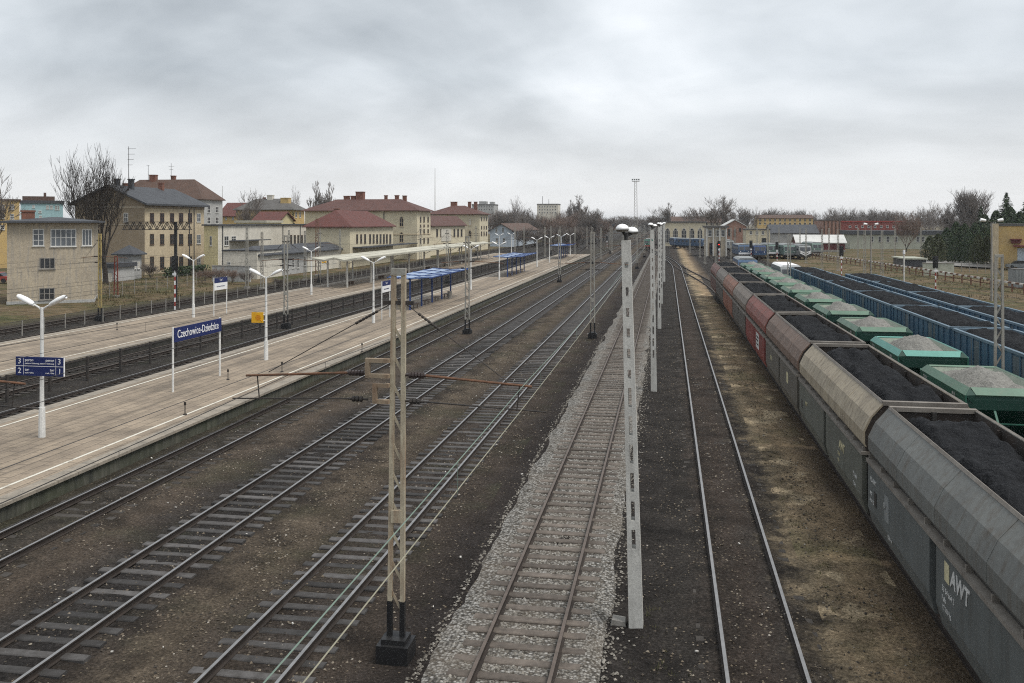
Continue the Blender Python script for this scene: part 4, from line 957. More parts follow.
class House:
    def __init__(s, name, label, cat, pxl, pxr, Yd, L, ze, roof, zr, wall, roofm, over=.45, ang=0., ref='r', px1=None, front=None, zb=-.6, side='r', slab=.22):
        P = D(pxr if ref == 'r' else pxl, Yd); ln = Line(P, ang); t, _ = ln.hit(pxl if ref == 'r' else pxr)
        s.w = abs(t); d = ln.d; nrm = Vector((-d.y, d.x, 0))
        s.FL = P-d*s.w if ref == 'r' else P; s.FR = s.FL+d*s.w
        if px1 is not None: L = abs(Line(s.FR if side == 'r' else s.FL, ang+math.pi/2).hit(px1)[0])
        s.L = L; s.ang = ang; hw, hl = s.w/2, L/2; s.hw, s.hl = hw, hl; s.ze, s.zr = ze, zr
        c = s.FL+d*hw+nrm*hl; s.t = thing(name, label, cat, (c.x, c.y, 0), None, ang)
        s.faces = {'f': (Line(s.FL, ang), 0), 'r': (Line(s.FR, ang+math.pi/2), math.pi/2), 'l': (Line(s.FL, ang+math.pi/2), -math.pi/2)}
        m = MB(); m.box(-hw, hw, -hl, hl, zb, ze)
        if roof == 'gable_y': 
            for y in (-hl, hl): m.add([(-hw, y, ze), (hw, y, ze), (0, y, zr-.05)], [(0,1,2) if y < 0 else (2,1,0)])
        if roof == 'gable_x':
            for x in (-hw, hw): m.add([(x, -hl, ze), (x, hl, ze), (x, 0, zr-.05)], [(0,1,2) if x > 0 else (2,1,0)])
        ms = [M[wall]]
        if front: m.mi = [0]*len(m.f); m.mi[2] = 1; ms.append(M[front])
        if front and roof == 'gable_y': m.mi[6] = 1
        m.build('wall', ms, s.t)
        o = over; m = MB(); sl = slab
        if roof == 'flat': m.box(-hw-o, hw+o, -hl-o, hl+o, ze, zr)
        elif roof == 'gable_y':
            k_ = o*(zr-ze)/hw
            for q in (-1, 1): m.prism([(0, zr), (q*(hw+o), ze-k_), (q*(hw+o), ze-k_+sl), (0, zr+sl)], -hl-o, hl+o)
        elif roof == 'gable_x':
            k_ = o*(zr-ze)/hl
            for q in (-1, 1): m.prismx([(0, zr), (q*(hl+o), ze-k_), (q*(hl+o), ze-k_+sl), (0, zr+sl)], -hw-o, hw+o)
        elif roof == 'hip':
            W_, L_ = hw+o, hl+o
            if W_ > L_: rx, ry = W_-L_*.95, 0.02
            else: rx, ry = .02, L_-W_*.95
            vs = [(-W_,-L_,ze),(W_,-L_,ze),(W_,L_,ze),(-W_,L_,ze),(-W_,-L_,ze+.18),(W_,-L_,ze+.18),(W_,L_,ze+.18),(-W_,L_,ze+.18),(-rx,-ry,zr),(rx,-ry,zr),(rx,ry,zr),(-rx,ry,zr)]
            m.add(vs, [(3,2,1,0),(0,1,5,4),(1,2,6,5),(2,3,7,6),(3,0,4,7),(4,5,9,8),(5,6,10,9),(6,7,11,10),(7,4,8,11),(8,9,10,11)])
        s.roof = m.build('roof', M[roofm], s.t)
    def win(s, face, pxs, y0, y1, wpx, fm='window_white', gm='glass_dark', nx_=2, nz_=2, arch=False, name='window'):
        ln, rot = s.faces[face]
        for px in (pxs if hasattr(pxs, '__len__') else [pxs]):
            t, Y = ln.hit(px); ta, _ = ln.hit(px-wpx/2); tb, _ = ln.hit(px+wpx/2)
            w = abs(tb-ta); z0, z1 = ZY(y1, Y), ZY(y0, Y)
            mw, mg = win_mesh(w, z1-z0, nx_, nz_, fm, gm, arch)
            if face == 'f': loc = (t-s.hw, -s.hl-.004, (z0+z1)/2)
            elif face == 'r': loc = (s.hw+.004, t-s.hl, (z0+z1)/2)
            else: loc = (-s.hw-.004, t-s.hl, (z0+z1)/2)
            o = put(name, mw, s.t, loc, rot); put('pane', mg, o)
    def grid(s, face, a, b, n, rows, wpx, **k):
        for (y0, y1) in rows: s.win(face, [a+(b-a)*i/(n-1) for i in range(n)], y0, y1, wpx, **k)
    def chimney(s, fx, fy, h, w=.8, mat='brick'):
        x, y = fx*s.hw, fy*s.hl; m = MB(); zb = s.ze+.2
        m.box(x-w/2, x+w/2, y-w*.4, y+w*.4, zb, h); m.box(x-w/2-.08, x+w/2+.08, y-w*.4-.08, y+w*.4+.08, h, h+.18); m.build('chimney', M[mat], s.roof)
    def part(s, name, mb, mat): return mb.build(name, M[mat], s.t)
# signal box
b = House('signal_box', 'weathered beige three storey signal box with dark flat roof, far left', 'signal box', 7, 94, 98, 8.0, 8.55, 'hip', 9.2, 'wall_beige', 'roof_slate', over=.75, ang=TH+math.atan(.40), zb=-1.2)
b.win('f', 38.5, 229, 246, 12, nx_=2, nz_=3, gm='glass_pale'); b.win('f', 63.5, 229, 246.5, 26, nx_=5, nz_=2, gm='glass_pale'); b.win('f', 87, 229, 246, 10.5, nx_=3, nz_=1, gm='glass_pale')
b.win('f', 47.3, 257.5, 269, 16, nx_=3, nz_=1, fm='concrete'); b.win('f', 47, 287.5, 300, 16, nx_=3, nz_=2, fm='concrete')
b.chimney(-.6, -.3, 9.75, 1.2)
m = MB(); m.box(-b.hw-.05, b.hw+.05, -b.hl-.05, b.hl+.05, -1.2, .25); b.part('plinth', m, 'wall_grey')
# ochre tenement
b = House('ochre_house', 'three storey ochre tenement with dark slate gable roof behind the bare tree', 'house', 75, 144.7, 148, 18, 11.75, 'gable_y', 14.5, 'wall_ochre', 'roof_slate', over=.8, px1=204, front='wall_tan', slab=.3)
wx = [151.8, 162, 171.9, 181, 189.9, 198.6]
for r in ((213,222.5),(234,244.5),(256.5,269)): b.win('r', wx[:5], r[0], r[1], 4.2, fm='window_brown', nx_=2, nz_=2); b.win('r', wx[5:], r[0]+.5, r[1]-.5, 4, gm='glass_pale')
b.win('r', [152.5,162.5,172.3,181.5,190], 204.3, 206.6, 3, fm='window_brown', nx_=1, nz_=1)
b.win('f', 126, 213, 222, 4.5, nz_=2); b.win('f', 108.5, 193.5, 199, 3.2, arch=True, fm='wall_ochre', gm='glass_pale')
m = MB(); m.box(-b.hw-.04, b.hw+.04, -b.hl-.05, -b.hl, 11.0, 11.2); m.box(-b.hw, b.hw, -b.hl-.05, -b.hl, 8.2, 8.32); b.part('string_course', m, 'wall_beige')
m = MB(); m.tube((b.hw+.08, b.hl*.62, -.2), (b.hw+.08, b.hl*.62, 11.6), .07, .07, 6); m.tube((b.hw+.08, b.hl*.45, -.2), (b.hw+.08, b.hl*.45, 11.6), .07, .07, 6); b.part('downpipe', m, 'roof_slate')
m = MB(); m.box(b.hw, b.hw+.12, -b.hl, b.hl, 10.95, 11.75); b.part('eaves_frieze', m, 'wall_tan')
b.chimney(-.06, -.72, 15.8, .8, 'roof_slate'); b.chimney(.18, -.55, 15.8, .8, 'roof_slate'); b.chimney(.1, .5, 15.6, .8)
m = MB(); m.tube((b.hw*.35, -b.hl*.8, 13.4), (b.hw*.35, -b.hl*.8, 21.3), .06, .04, 6)
for q in range(4): m.bar((b.hw*.35-.2, -b.hl*.8, 20.9-q*.9), (b.hw*.35+1.3-q*.2, -b.hl*.8, 20.9-q*.9), .05)
m.build('aerial', M['dark_steel'], b.roof)
# grey house behind
b = House('grey_house', 'pale grey house with brown hipped roof behind the ochre tenement', 'house', 110, 202, 192, 15, 13.4, 'hip', 18.0, 'wall_grey', 'roof_brown', over=.5, px1=222.5)
b.win('r', [208.7, 217], 206.5, 213, 3.0); b.win('r', [208.7, 217], 217, 224, 3.0)
b.chimney(-.3, .0, 18.9, 1.4); b.chimney(.12, 0.1, 18.7, .9); b.chimney(.36, .0, 17.2, .9); b.chimney(-.75, -.3, 17.0, 2.2)
m = MB(); m.tube((1.0,0,18), (1.0,0,21.6), .05, .04, 6); m.bar((0.4,0,20.9), (1.7,0,20.9), .05); m.bar((.6,0,20.2), (1.5,0,20.2), .05); m.tube((-4.5,0,18), (-4.5,0,21.2), .05, .04, 6); m.bar((-4.9,0,21.1), (-4.2,0,21.1), .05); m.build('aerial', M['dark_steel'], b.roof)
# long white building and annexes
b = House('office_building', 'long two storey off white building with flat roof right of the ochre tenement', 'building', 204, 218, 157, 40, 8.0, 'flat', 8.25, 'wall_white', 'roof_slate', over=.3, px1=315, front='wall_paleyellow')
b.win('r', 226.3, 236, 245.5, 4.4, nx_=2, nz_=2); b.win('r', 233.6, 236, 241, 4.4); b.win('r', [291,294.7,298.2,301.8,305.4,308.9], 235, 245, 1.9, nx_=1, nz_=2, fm='window_brown'); b.win('f', 211, 236, 246, 2.2, nx_=1)
m = MB(); 
for fy in (-.93, .22, .62): m.tube((b.hw+.08, b.hl*fy, 0), (b.hw+.08, b.hl*fy, 8), .08, .08, 6)
b.part('downpipe', m, 'roof_slate')
m = MB(); m.box(b.hw, b.hw+2.5, -b.hl+4, -b.hl+16, 5.2, 5.35); b.part('canopy', m, 'roof_slate')
b = House('white_shed', 'low white flat roofed annex in front of the long white building', 'shed', 223, 257, 137, 9, 4.2, 'flat', 4.4, 'wall_white', 'roof_slate', over=.15)
b.win('f', 229, 262, 267, 3.5)
b = House('yard_building', 'single storey grey and white building with dark lean-to roof beside the tracks', 'building', 236, 258, 138, 30, 3.4, 'hip', 4.9, 'wall_grey', 'roof_slate', over=.7, px1=340)
b.win('r', [264,271], 259, 270, 2.4); b.win('r', [282.5,287.5], 258, 269.5, 2.6); b.win('r', [293,298], 257.5, 268, 2.2); b.win('r', [305,310.5], 256, 266, 2.4); b.win('r', [322,328,334], 255, 263, 2.2)
m = MB(); m.box(b.hw, b.hw+.1, 1.5, b.hl, -.3, 3.35); b.part('white_facing', m, 'wall_white')
m = MB(); m.box(b.hw+.105, b.hw+.16, 8.0, 10.2, 1.2, 2.3); b.part('yellow_poster', m, 'sign_yellow')
b = House('garden_wall', 'pale concrete yard wall before the white annex', 'wall', 212, 250, 131, .3, 2.2, 'flat', 2.3, 'wall_grey', 'concrete', over=.05)
b = House('railway_hall', 'cream hall with red hipped roof and a row of narrow windows, track side', 'building', 306, 350, 172, 28, 7.6, 'hip', 11.0, 'wall_cream', 'roof_red', over=.6, px1=393)
b.win('r', [357,361,365,370,373.5,377,380.4,383.7,386.7,390.2], 234.2, 243, 1.75, nx_=1, nz_=2, fm='window_brown')
b.win('f', [322, 329, 337], 250, 262, 3.4); b.chimney(-.3, -.4, 11.2, .9)
m = MB(); m.box(b.hw, b.hw+2.2, -b.hl*.9, b.hl*1.9, 3.6, 3.8); b.part('canopy', m, 'roof_slate')
b = House('station_building', 'two storey cream station pavilion with maroon hipped roof and arched windows, nearer of two', 'station building', 305, 417, 211, 14, 11.2, 'hip', 14.2, 'wall_cream', 'roof_maroon', over=.8, px1=430.5)
b.win('f', 401.5, 218.6, 226.7, 4.2, arch=True, fm='wall_ochre'); b.win('f', 401.5, 234.2, 242.4, 4.2, arch=True, fm='wall_ochre'); b.win('f', [372, 352, 332], 218.6, 224, 3.2, fm='window_brown')
for r in ((216.5,222),(224.5,226.5),(229,234),(238,243)): b.win('r', [420.5, 424, 428], r[0], r[1], 1.3, nx_=1, fm='window_brown')
m = MB(); m.tube((b.hw*.42, -b.hl-.08, 0), (b.hw*.42, -b.hl-.08, 11), .1, .1, 6); b.part('downpipe', m, 'roof_slate')
m = MB(); m.box(-b.hw-.08, b.hw+.08, -b.hl-.08, b.hl+.08, 5.6, 5.85); b.part('string_course', m, 'wall_ochre')
for fx, h, w in ((-.17, 15.9, 1.9), (-.42, 14.9, 1.3), (-.3, 14.9, 1.1), (.3, 15.0, .7), (.5, 15.0, .9), (.64, 14.9, .9)): b.chimney(fx, .1, h, w)
b = House('station_wing', 'low cream wing with brown red roof linking the two station pavilions', 'station building', 415, 430.2, 232, 40, 7.5, 'hip', 10.4, 'wall_cream', 'roof_maroon', over=.6, px1=465)
b.win('r', [437,441,445,448.6,454.3,458,461.5], 229, 236.5, 1.6, nx_=1, fm='window_brown')
m = MB(); m.box(b.hw, b.hw+.12, -9, 2, 3.4, 6.8); b.part('pale_facing', m, 'wall_white')
b = House('station_building', 'two storey cream station pavilion with maroon hipped roof, farther of two', 'station building', 428, 479.6, 281, 13, 11.0, 'hip', 13.9, 'wall_cream', 'roof_maroon', over=.8, px1=488)
b.win('f', 470, 220.2, 225.5, 3, arch=True, fm='wall_ochre', gm='wall_white'); b.win('f', 470, 231.8, 237, 3, arch=True, fm='wall_ochre')
for r in ((217,220.5),(226,229),(231.5,235.5)): b.win('r', [481.5, 484, 486.4], r[0], r[1], .9, nx_=1, fm='window_brown')
for fx, w in ((-.2, 1.9), (.42, 1.0), (.66, 1.0)): b.chimney(fx, .1, 15.0, w)
b = House('gable_house', 'pale blue gabled house with long brown roof beyond the station', 'house', 490, 512, 320, 50, 5.7, 'gable_y', 8.0, 'wall_bluewhite', 'roof_brown', over=.8, px1=537)
b.win('f', [496.5, 503], 227.5, 232, 1.8); b.win('f', [497, 504], 238, 243, 2.2); b.win('r', [516,520,524,528,532], 232, 238, 1.6, nx_=1)
b = House('apartment_block', 'pale flat roofed tower block on the far skyline', 'apartment block', 537, 558, 700, 16, 22.2, 'flat', 22.9, 'wall_white', 'roof_grey', over=.2)
b.grid('f', 539.5, 555.5, 7, ((206,207.3),(209,210.3),(212,213.3)), 1.2, nx_=1, nz_=1)
m = MB(); m.tube((-5,0,22), (-5,0,29), .2, .15, 6); m.tube((0,0,22), (0,0,26.5), .2, .15, 6); m.build('aerial', M['dark_steel'], b.roof)
b = House('apartment_block', 'pale grey blocks with stepped roof far behind the second station pavilion', 'apartment block', 472, 494, 660, 16, 21, 'flat', 21.8, 'wall_grey', 'roof_grey', over=.2)
b.grid('f', 474, 492, 8, ((206,207.4),(209,210.4)), 1.3, nx_=1, nz_=1)
m = MB(); m.box(-4, 1.5, -3, 3, 21.8, 24); m.box(4, 7, -3, 3, 21.8, 23.6); b.part('roof_block', m, 'wall_grey')
b = House('apartment_block', 'yellow apartment block at the left edge', 'apartment block', -40, 19.5, 172, 14, 12.7, 'flat', 13.0, 'wall_yellow', 'roof_brown', over=.25, ang=TH+math.atan(.56))
b.grid('f', -26, 12, 5, ((204.5,209.5),(214,219),(225,230)), 4.2, fm='window_white')
b = House('apartment_block', 'turquoise apartment block with dark roof behind the signal box', 'apartment block', 20.5, 63, 222, 14, 13.2, 'flat', 13.9, 'wall_turquoise', 'roof_slate', over=.3, ang=TH+math.atan(.51))
b.win('f', [33.5], 205, 208, 2.4); b.win('f', [47.5,51.5], 205.5, 209, 2.6); b.win('f', [56,58.5], 205.5, 210, 2); b.win('f', [40], 210.5, 213, 2.6); b.win('f', [33.5,40.5], 215.5, 218, 2.6)
m = MB(); m.box(-4.3, 2.8, -4, 3, 13.9, 15.0); m.box(.3, .9, -1, -.4, 15, 16); b.part('roof_block', m, 'roof_brown')
b = House('grey_outhouse', 'small grey outhouse with dark hipped roof before the ochre gable', 'shed', 117, 132, 137, 5, 3.6, 'hip', 5.1, 'wall_grey', 'roof_slate', over=.6, px1=141.5)
b.win('r', [134.5, 138.5], 261, 269, 2.6, gm='wall_white')
b = House('garage', 'low dark roofed garage left of the grey outhouse', 'garage', 98, 114.5, 131, 5, 2.0, 'flat', 2.6, 'wall_grey', 'roof_slate', over=.3)
m = MB(); m.box(-.9, .9, -b.hl-.05, -b.hl, -.2, 1.2); b.part('door', m, 'wall_white')
b = House('yellow_house', 'yellow house with grey hipped roof and pale chimneys, behind the long white building', 'house', 236, 292, 232, 14, 11.7, 'hip', 14.8, 'wall_yellow', 'roof_grey', over=.7, px1=304.5)
b.win('f', [262, 270, 278, 286], 213, 218, 2.6); b.win('r', [296, 300], 212, 217.5, 1.6)
b.chimney(0, .0, 15.6, 1.5, 'wall_white'); b.chimney(.62, -.3, 14.8, 2.2, 'wall_yellow'); b.chimney(-.25, .1, 15, .6)
b = House('cottage', 'small house with dark red gable roof before the yellow house', 'house', 254, 279, 208, 8, 9.0, 'gable_x', 10.9, 'wall_paleyellow', 'roof_red', over=.5)
b.win('f', [260, 272], 222, 226, 2.2)
b = House('flat_building', 'pale flat roofed block peeping over the long white building', 'building', 236, 266, 196, 8, 8.5, 'flat', 9.0, 'wall_paleyellow', 'canopy_cream', over=.3)
b.win('f', [242, 250, 258], 226, 231, 2.2)
b = House('red_roof_house', 'house with dull red roof far behind, between grey and yellow houses', 'house', 219, 243, 262, 12, 10.5, 'gable_x', 14.2, 'wall_yellow', 'roof_red', over=.5)
b.win('f', [226, 233, 238], 216.5, 220, 1.8)
# ---- right hand side and far end
b = House('ochre_depot', 'ochre flat roofed depot building with small canopies, right edge', 'building', 993, 1100, 165, 16, 7.9, 'flat', 8.35, 'wall_yellow', 'roof_grey', over=.15, ref='l', ang=TH-math.atan(.50))
b.win('f', 996.6, 231, 245, 2.2, nx_=1, nz_=3, fm='window_brown'); b.win('f', [1032, 1046, 1060], 232, 243, 8, nx_=3, nz_=2)
m = MB(); m.box(-b.hw-.1, -b.hw+.9, -b.hl-.25, -b.hl, -.5, 8.36); b.part('pilaster', m, 'wall_ochre')
m = MB(); x0 = -b.hw+2.7; m.box(x0, x0+1.9, -b.hl-1.0, -b.hl, 5.4, 5.6); m.box(x0+.2, x0+1.7, -b.hl-.6, -b.hl, 4.8, 5.4); b.part('bay', m, 'wall_maroon')
m = MB(); m.box(x0+.5, x0+9, -b.hl-1.8, -b.hl, 4.2, 4.45); b.part('canopy', m, 'wall_maroon')
m = MB(); m.box(x0+1.2, x0+8, -b.hl-.1, -b.hl, .2, 3.9); b.part('gate', m, 'wall_bluewhite')
b = House('brick_block', 'pinkish brick block with dark pilasters left of the red building', 'building', 823, 841, 330, 20, 9.2, 'flat', 9.5, 'brick_pink', 'roof_grey', over=.2, ref='l')
m = MB()
for q in range(5): x = -b.hw+.5+q*(2*b.hw-1)/4; m.box(x-.18, x+.18, -b.hl-.2, -b.hl, -.5, 9.2)
b.part('pilaster', m, 'roof_brown')
b = House('red_building', 'long low red building on the right skyline', 'building', 841, 906, 345, 18, 8.6, 'flat', 9.1, 'wall_red', 'red_paint', over=.2, ref='l')
b.grid('f', 850, 900, 9, ((225.5,227.8),), 2.6, nx_=1, nz_=1)
b = House('workshop', 'long greenish white workshop with dark flat roof under the red building', 'building', 850, 951, 290, 14, 4.6, 'flat', 5.9, 'wall_greenish', 'roof_slate', over=.5, ref='l')
b.win('f', [872, 880, 888, 896, 918, 923, 934, 940], 236.5, 242, 3.4, fm='window_white', nx_=2)
b = House('red_shed', 'dark red shed with white roof on the brown grass', 'shed', 797, 845, 262, 9, 2.7, 'gable_x', 4.7, 'wall_maroon', 'roof_pale', over=.5, ref='l', zb=.6)
m = MB(); m.box(-b.hw-.1, b.hw+.1, -b.hl-.1, b.hl+.1, -.5, .6); b.part('plinth', m, 'concrete')
b = House('gable_house', 'pinkish brick gable house with pale roof in the far yard', 'house', 724, 746, 300, 18, 7.3, 'gable_y', 9.3, 'brick_pink', 'roof_pale', over=.4, ref='l')
b.win('f', [740], 228, 231.5, 2.2, fm='window_brown'); b.win('f', [729, 735], 229, 236, 2.4, fm='window_brown')
b = House('yellow_terrace', 'long yellow terrace with brown roof on the right skyline', 'building', 757, 813, 480, 14, 10.6, 'gable_x', 12.3, 'wall_yellow', 'roof_brown', over=.4, ref='l')
b.grid('f', 760, 810, 11, ((219,221.2),(222.6,224.6)), 2.0, nx_=1, nz_=1, fm='wall_white')
b = House('warehouse', 'long dark roofed warehouse below the yellow terrace', 'building', 771, 818, 330, 16, 4.6, 'gable_x', 7.5, 'wall_grey', 'roof_slate', over=.5, ref='l')
m = MB(); m.box(b.hw*.45, b.hw-.2, -b.hl-.1, -b.hl, 0, 4.2); b.part('gate', m, 'roof_slate')
b = House('yard_block', 'cream flat roofed block left of the dark warehouse', 'building', 746, 770, 282, 12, 6.2, 'flat', 6.5, 'wall_cream', 'roof_grey', over=.3, ref='l')
b.win('f', [751, 757, 763], 231, 234.5, 2.6); b.win('f', [764], 238, 246, 4.5, nx_=2, fm='roof_slate')
b = House('engine_shed', 'cream engine shed with arched doorways behind the blue locomotives', 'engine shed', 663, 706, 335, 30, 8.4, 'flat', 8.9, 'wall_cream', 'roof_grey', over=.4, ref='l')
b.win('f', [667.5, 675.5, 684, 692, 700], 230.5, 243, 5, arch=True, fm='wall_white', nx_=3, nz_=3)
b = House('pump_house', 'concrete building with dark bays and flat roof by the locomotives', 'building', 706, 727, 232, 10, 7.2, 'flat', 7.7, 'wall_beige', 'roof_grey', over=.5, ref='l')
b.win('f', [710, 717, 723], 230, 236.5, 3.4, fm='window_white'); b.win('f', [711.5, 718.5], 243, 255, 4.2, fm='roof_brown', nx_=1, nz_=1)
m = MB()
for q in range(4): x = -b.hw+.2+q*(2*b.hw-.4)/3; m.box(x-.18, x+.18, -b.hl-.35, -b.hl, -.5, 7.2)
b.part('column', m, 'concrete_pale')
b = House('depot_hall', 'long dark roofed hall behind the engine shed', 'building', 672, 726, 390, 25, 8.4, 'gable_x', 10.9, 'wall_cream', 'roof_brown', over=.5, ref='l')
b.grid('f', 676, 722, 10, ((222,225),), 2, nx_=1, nz_=1)
b = House('low_shed', 'low white roofed shed with dark sides by the conifers', 'shed', 905, 926, 172, 9, 1.5, 'flat', 1.75, 'roof_grey', 'wall_greenish', over=.3, ref='l')
m = MB(); m.box(-b.hw, b.hw, -b.hl-.06, -b.hl, .2, 1.3); b.part('dark_panel', m, 'roof_slate')
b = House('yard_wall', 'pale concrete wall right of the low white roofed shed', 'wall', 923, 954, 146, .3, 1.95, 'flat', 2.05, 'wall_greenish', 'concrete', over=.06, ref='l')
b = House('container', 'grey corrugated container at the right edge', 'container', 1015, 1052, 118, 2.4, 2.4, 'flat', 2.5, 'loco_grey', 'roof_grey', over=.03, ref='l', zb=.05)
m = MB()
for q in range(12): x = -b.hw+.2+q*(2*b.hw-.4)/11; m.box(x-.06, x+.06, -b.hl-.06, -b.hl, .1, 2.4)
b.part('corrugation', m, 'loco_grey')
# open wire fence
a0, a1 = D(954, 158, .1), D(1010, 150, .1); dv = (a1-a0)
t = thing('mesh_fence', 'thin wire fence on grey posts before the conifers', 'fence', a0); n_ = 8
for q in range(n_): p = dv*(q/(n_-1)); m = MB(); m.tube((p.x, p.y, -.3), (p.x, p.y, 1.7), .05, .05, 6); m.build('post', M['concrete'], t)
m = MB()
for zz in (.4, .8, 1.2, 1.6): m.tube((0,0,zz), (dv.x, dv.y, zz), .02, .02, 5)
m.build('wire', M['dark_steel'], t)
# striped barrier along the right hand yard edge
bp = [W(798, 255.2, .1), W(870, 266.5, .1), W(935, 277.5, .1), W(1016, 291.5, .1), W(1075, 302, .1)]
t = thing('striped_barrier', 'long low barrier with red brown and white striped blocks across the brown grass', 'barrier', bp[0])
wm, rm2 = MB(), MB(); acc = 0
for a, c_ in zip(bp, bp[1:]):
    d = c_-a; n_ = int(d.length/1.05)
    for q in range(n_):
        p0 = a+d*(q/n_)-bp[0]; p1_ = a+d*((q+1)/n_)-bp[0]; up = Vector((0,0,1.0))
        (wm if acc % 2 else rm2).bar(p0+up, p1_+up, .18, .22); acc += 1
        if acc % 3 == 0: 
            m = MB(); m.box(p0.x-.08, p0.x+.08, p0.y-.08, p0.y+.08, -.4, .9)
            if len([c for c in t.children]) < 95: m.build('post', M['mast_rust'], t)
mk('barrier_white', (.66,.64,.6), (.4,.37,.33), scale=2, rough=.8)
wm.build('white_stripes', M['barrier_white'], t); rm2.build('red_stripes', M['rust'], t)
m = MB(); m.path([p-bp[0]+Vector((0,0,.45)) for p in bp], .07, 5); m.build('lower_rail', M['rust'], t)
# ------------------------------------------------------------------ signals
def signal(px, base_py, top_py, label, striped=True, w=.62, hh=1.55, red=False, side=1):
    p = W(px, base_py, .0); Y = depth(p.x, p.y); top = ZY(top_py, Y)
    t = thing('railway_signal', label, 'railway signal', p)
    m = MB(); m.tube((0,0,-.3), (0,0,top-hh*.3), .075, .07, 8); m.build('post', M['sign_white'], t)
    if striped:
        m = MB(); z = .2
        while z < top-hh-.5: m.tube((0,0,z), (0,0,z+.42), .08, .08, 8, cap=False); z += .85
        m.build('red_bands', M['red_paint'], t)
    m = MB(); m.box(-w/2, w/2, .0, .12, top-hh, top); m.box(-w*.3, w*.3, -.18, .0, top-hh+.1, top-.1); m.build('head', M['black_metal'], t)
    for q in range(3):
        m = MB(); z = top-.35-q*.42; m.tube((0,-.30,z), (0,-.182,z), .12, .12, 10); m.build('lens', M['lamp_red'] if (red and q == 1) else M['glass_dark'], t)
    m = MB(); m.bar((-.2,-.1,top-hh-.28), (.2,-.1,top-hh-.28), .03, .26); m.build('number_plate', M['sign_white'], t)
signal(174.8, 308, 256, 'red and white banded signal post with black head before the ochre house')
signal(935.6, 291, 256, 'red and white banded signal with black head right of the blue wagons')
signal(841.5, 278, 246, 'black headed signal on a dark post at the far end of the blue wagons')
signal(719, 262, 241, 'signal with a red head behind the far end of the coal train', red=True)
signal(751, 264, 240.5, 'black headed signal left of the pale yard vehicles')
signal(777, 264, 242, 'black headed signal among the pale green yard vehicles')
signal(607, 247, 236, 'small signal far down the main tracks')
# lamp posts on the right
def yard_lamp(px, base_py, top_py, label, zb=.1):
    p = W(px, base_py, zb); Y = depth(p.x, p.y); h_ = ZY(top_py, Y)-zb
    t = thing('yard_lamp', label, 'street lamp', p)
    m = MB(); m.tube((0,0,-.3), (0,0,h_), .14, .09, 8); m.build('pole', M['concrete'], t)
    for s_ in (-1, 1):
        m = MB(); m.path([(0,0,h_), (s_*.5,0,h_+.25), (s_*.7,0,h_+.3)], .05, 6); m.build('arm', M['dark_steel'], t)
        m = MB(); m.tube((s_*.6,0,h_+.27), (s_*1.15,0,h_+.36), .14, .2, 8); m.build('lamp_head', M['lamp_white'], t)
yard_lamp(991.7, 300, 223, 'tall grey lamp post with two white heads at the ochre depot corner')
yard_lamp(871, 273, 226, 'lamp post with white head beyond the far end of the blue wagons')
p = W(904, 281, .1); m = MB(); m.tube((0,0,-.3), (0,0,3.9), .12, .1, 8); o = m.mesh('post', M['concrete_pale']); t = thing('marker_post', 'pale grey post with a white cap beside the striped barrier', 'post', p); put('post', o, t); m = MB(); m.tube((0,0,3.9), (0,0,4.5), .18, .16, 8); m.build('cap', M['sign_white'], t)
# tall floodlight mast
p = D(635.7, 430, 0); t = thing('floodlight_mast', 'tall thin floodlight mast with a lamp platform, on the horizon', 'floodlight mast', p)
for a in range(4): m = MB(); c_, s_ = (1 if a in (0, 3) else -1), (1 if a < 2 else -1); m.bar((c_*.9, s_*.9, -.3), (c_*.5, s_*.5, 28), .14); m.build('leg', M['mast_grey'], t)
m = MB()
for q in range(20):
    z = .3+q*1.38; r = .9-.4*z/28; r2_ = .9-.4*(z+1.38)/28
    m.bar((-r,-r,z), (r2_,-r2_,z+1.38), .07); m.bar((r,r,z), (-r2_,r2_,z+1.38), .07); m.bar((r,-r,z), (r2_,r2_,z+1.38), .07); m.bar((-r,r,z), (-r2_,-r2_,z+1.38), .07)
m.build('lattice', M['mast_grey'], t)
m = MB(); m.box(-1.8, 1.8, -.9, .9, 28, 28.2); m.bar((-1.8,-.9,29.1), (1.8,-.9,29.1), .1); m.build('platform', M['mast_grey'], t)
for x in (-1.5, -.5, .5, 1.5): m = MB(); m.box(x-.35, x+.35, -1.2, -.9, 28.5, 29.2); m.build('floodlight', M['loco_grey'], t)
p = D(435, 350, 0); t = thing('radio_mast', 'very thin radio mast rising behind the station pavilions', 'radio mast', p)
m = MB(); m.tube((0,0,0), (0,0,ZY(168, 350)), .22, .07, 6); m.build('pole', M['mast_grey'], t)
p = D(222.3, 240, 0); t = thing('radio_mast', 'thin aerial pole behind the grey house', 'radio mast', p); m = MB(); m.tube((0,0,0), (0,0,ZY(186, 240)), .1, .05, 6); m.build('pole', M['mast_grey'], t)
mk('blue_deep', (.025,.05,.13), (.03,.05,.11), rough=.5, streak=.2)
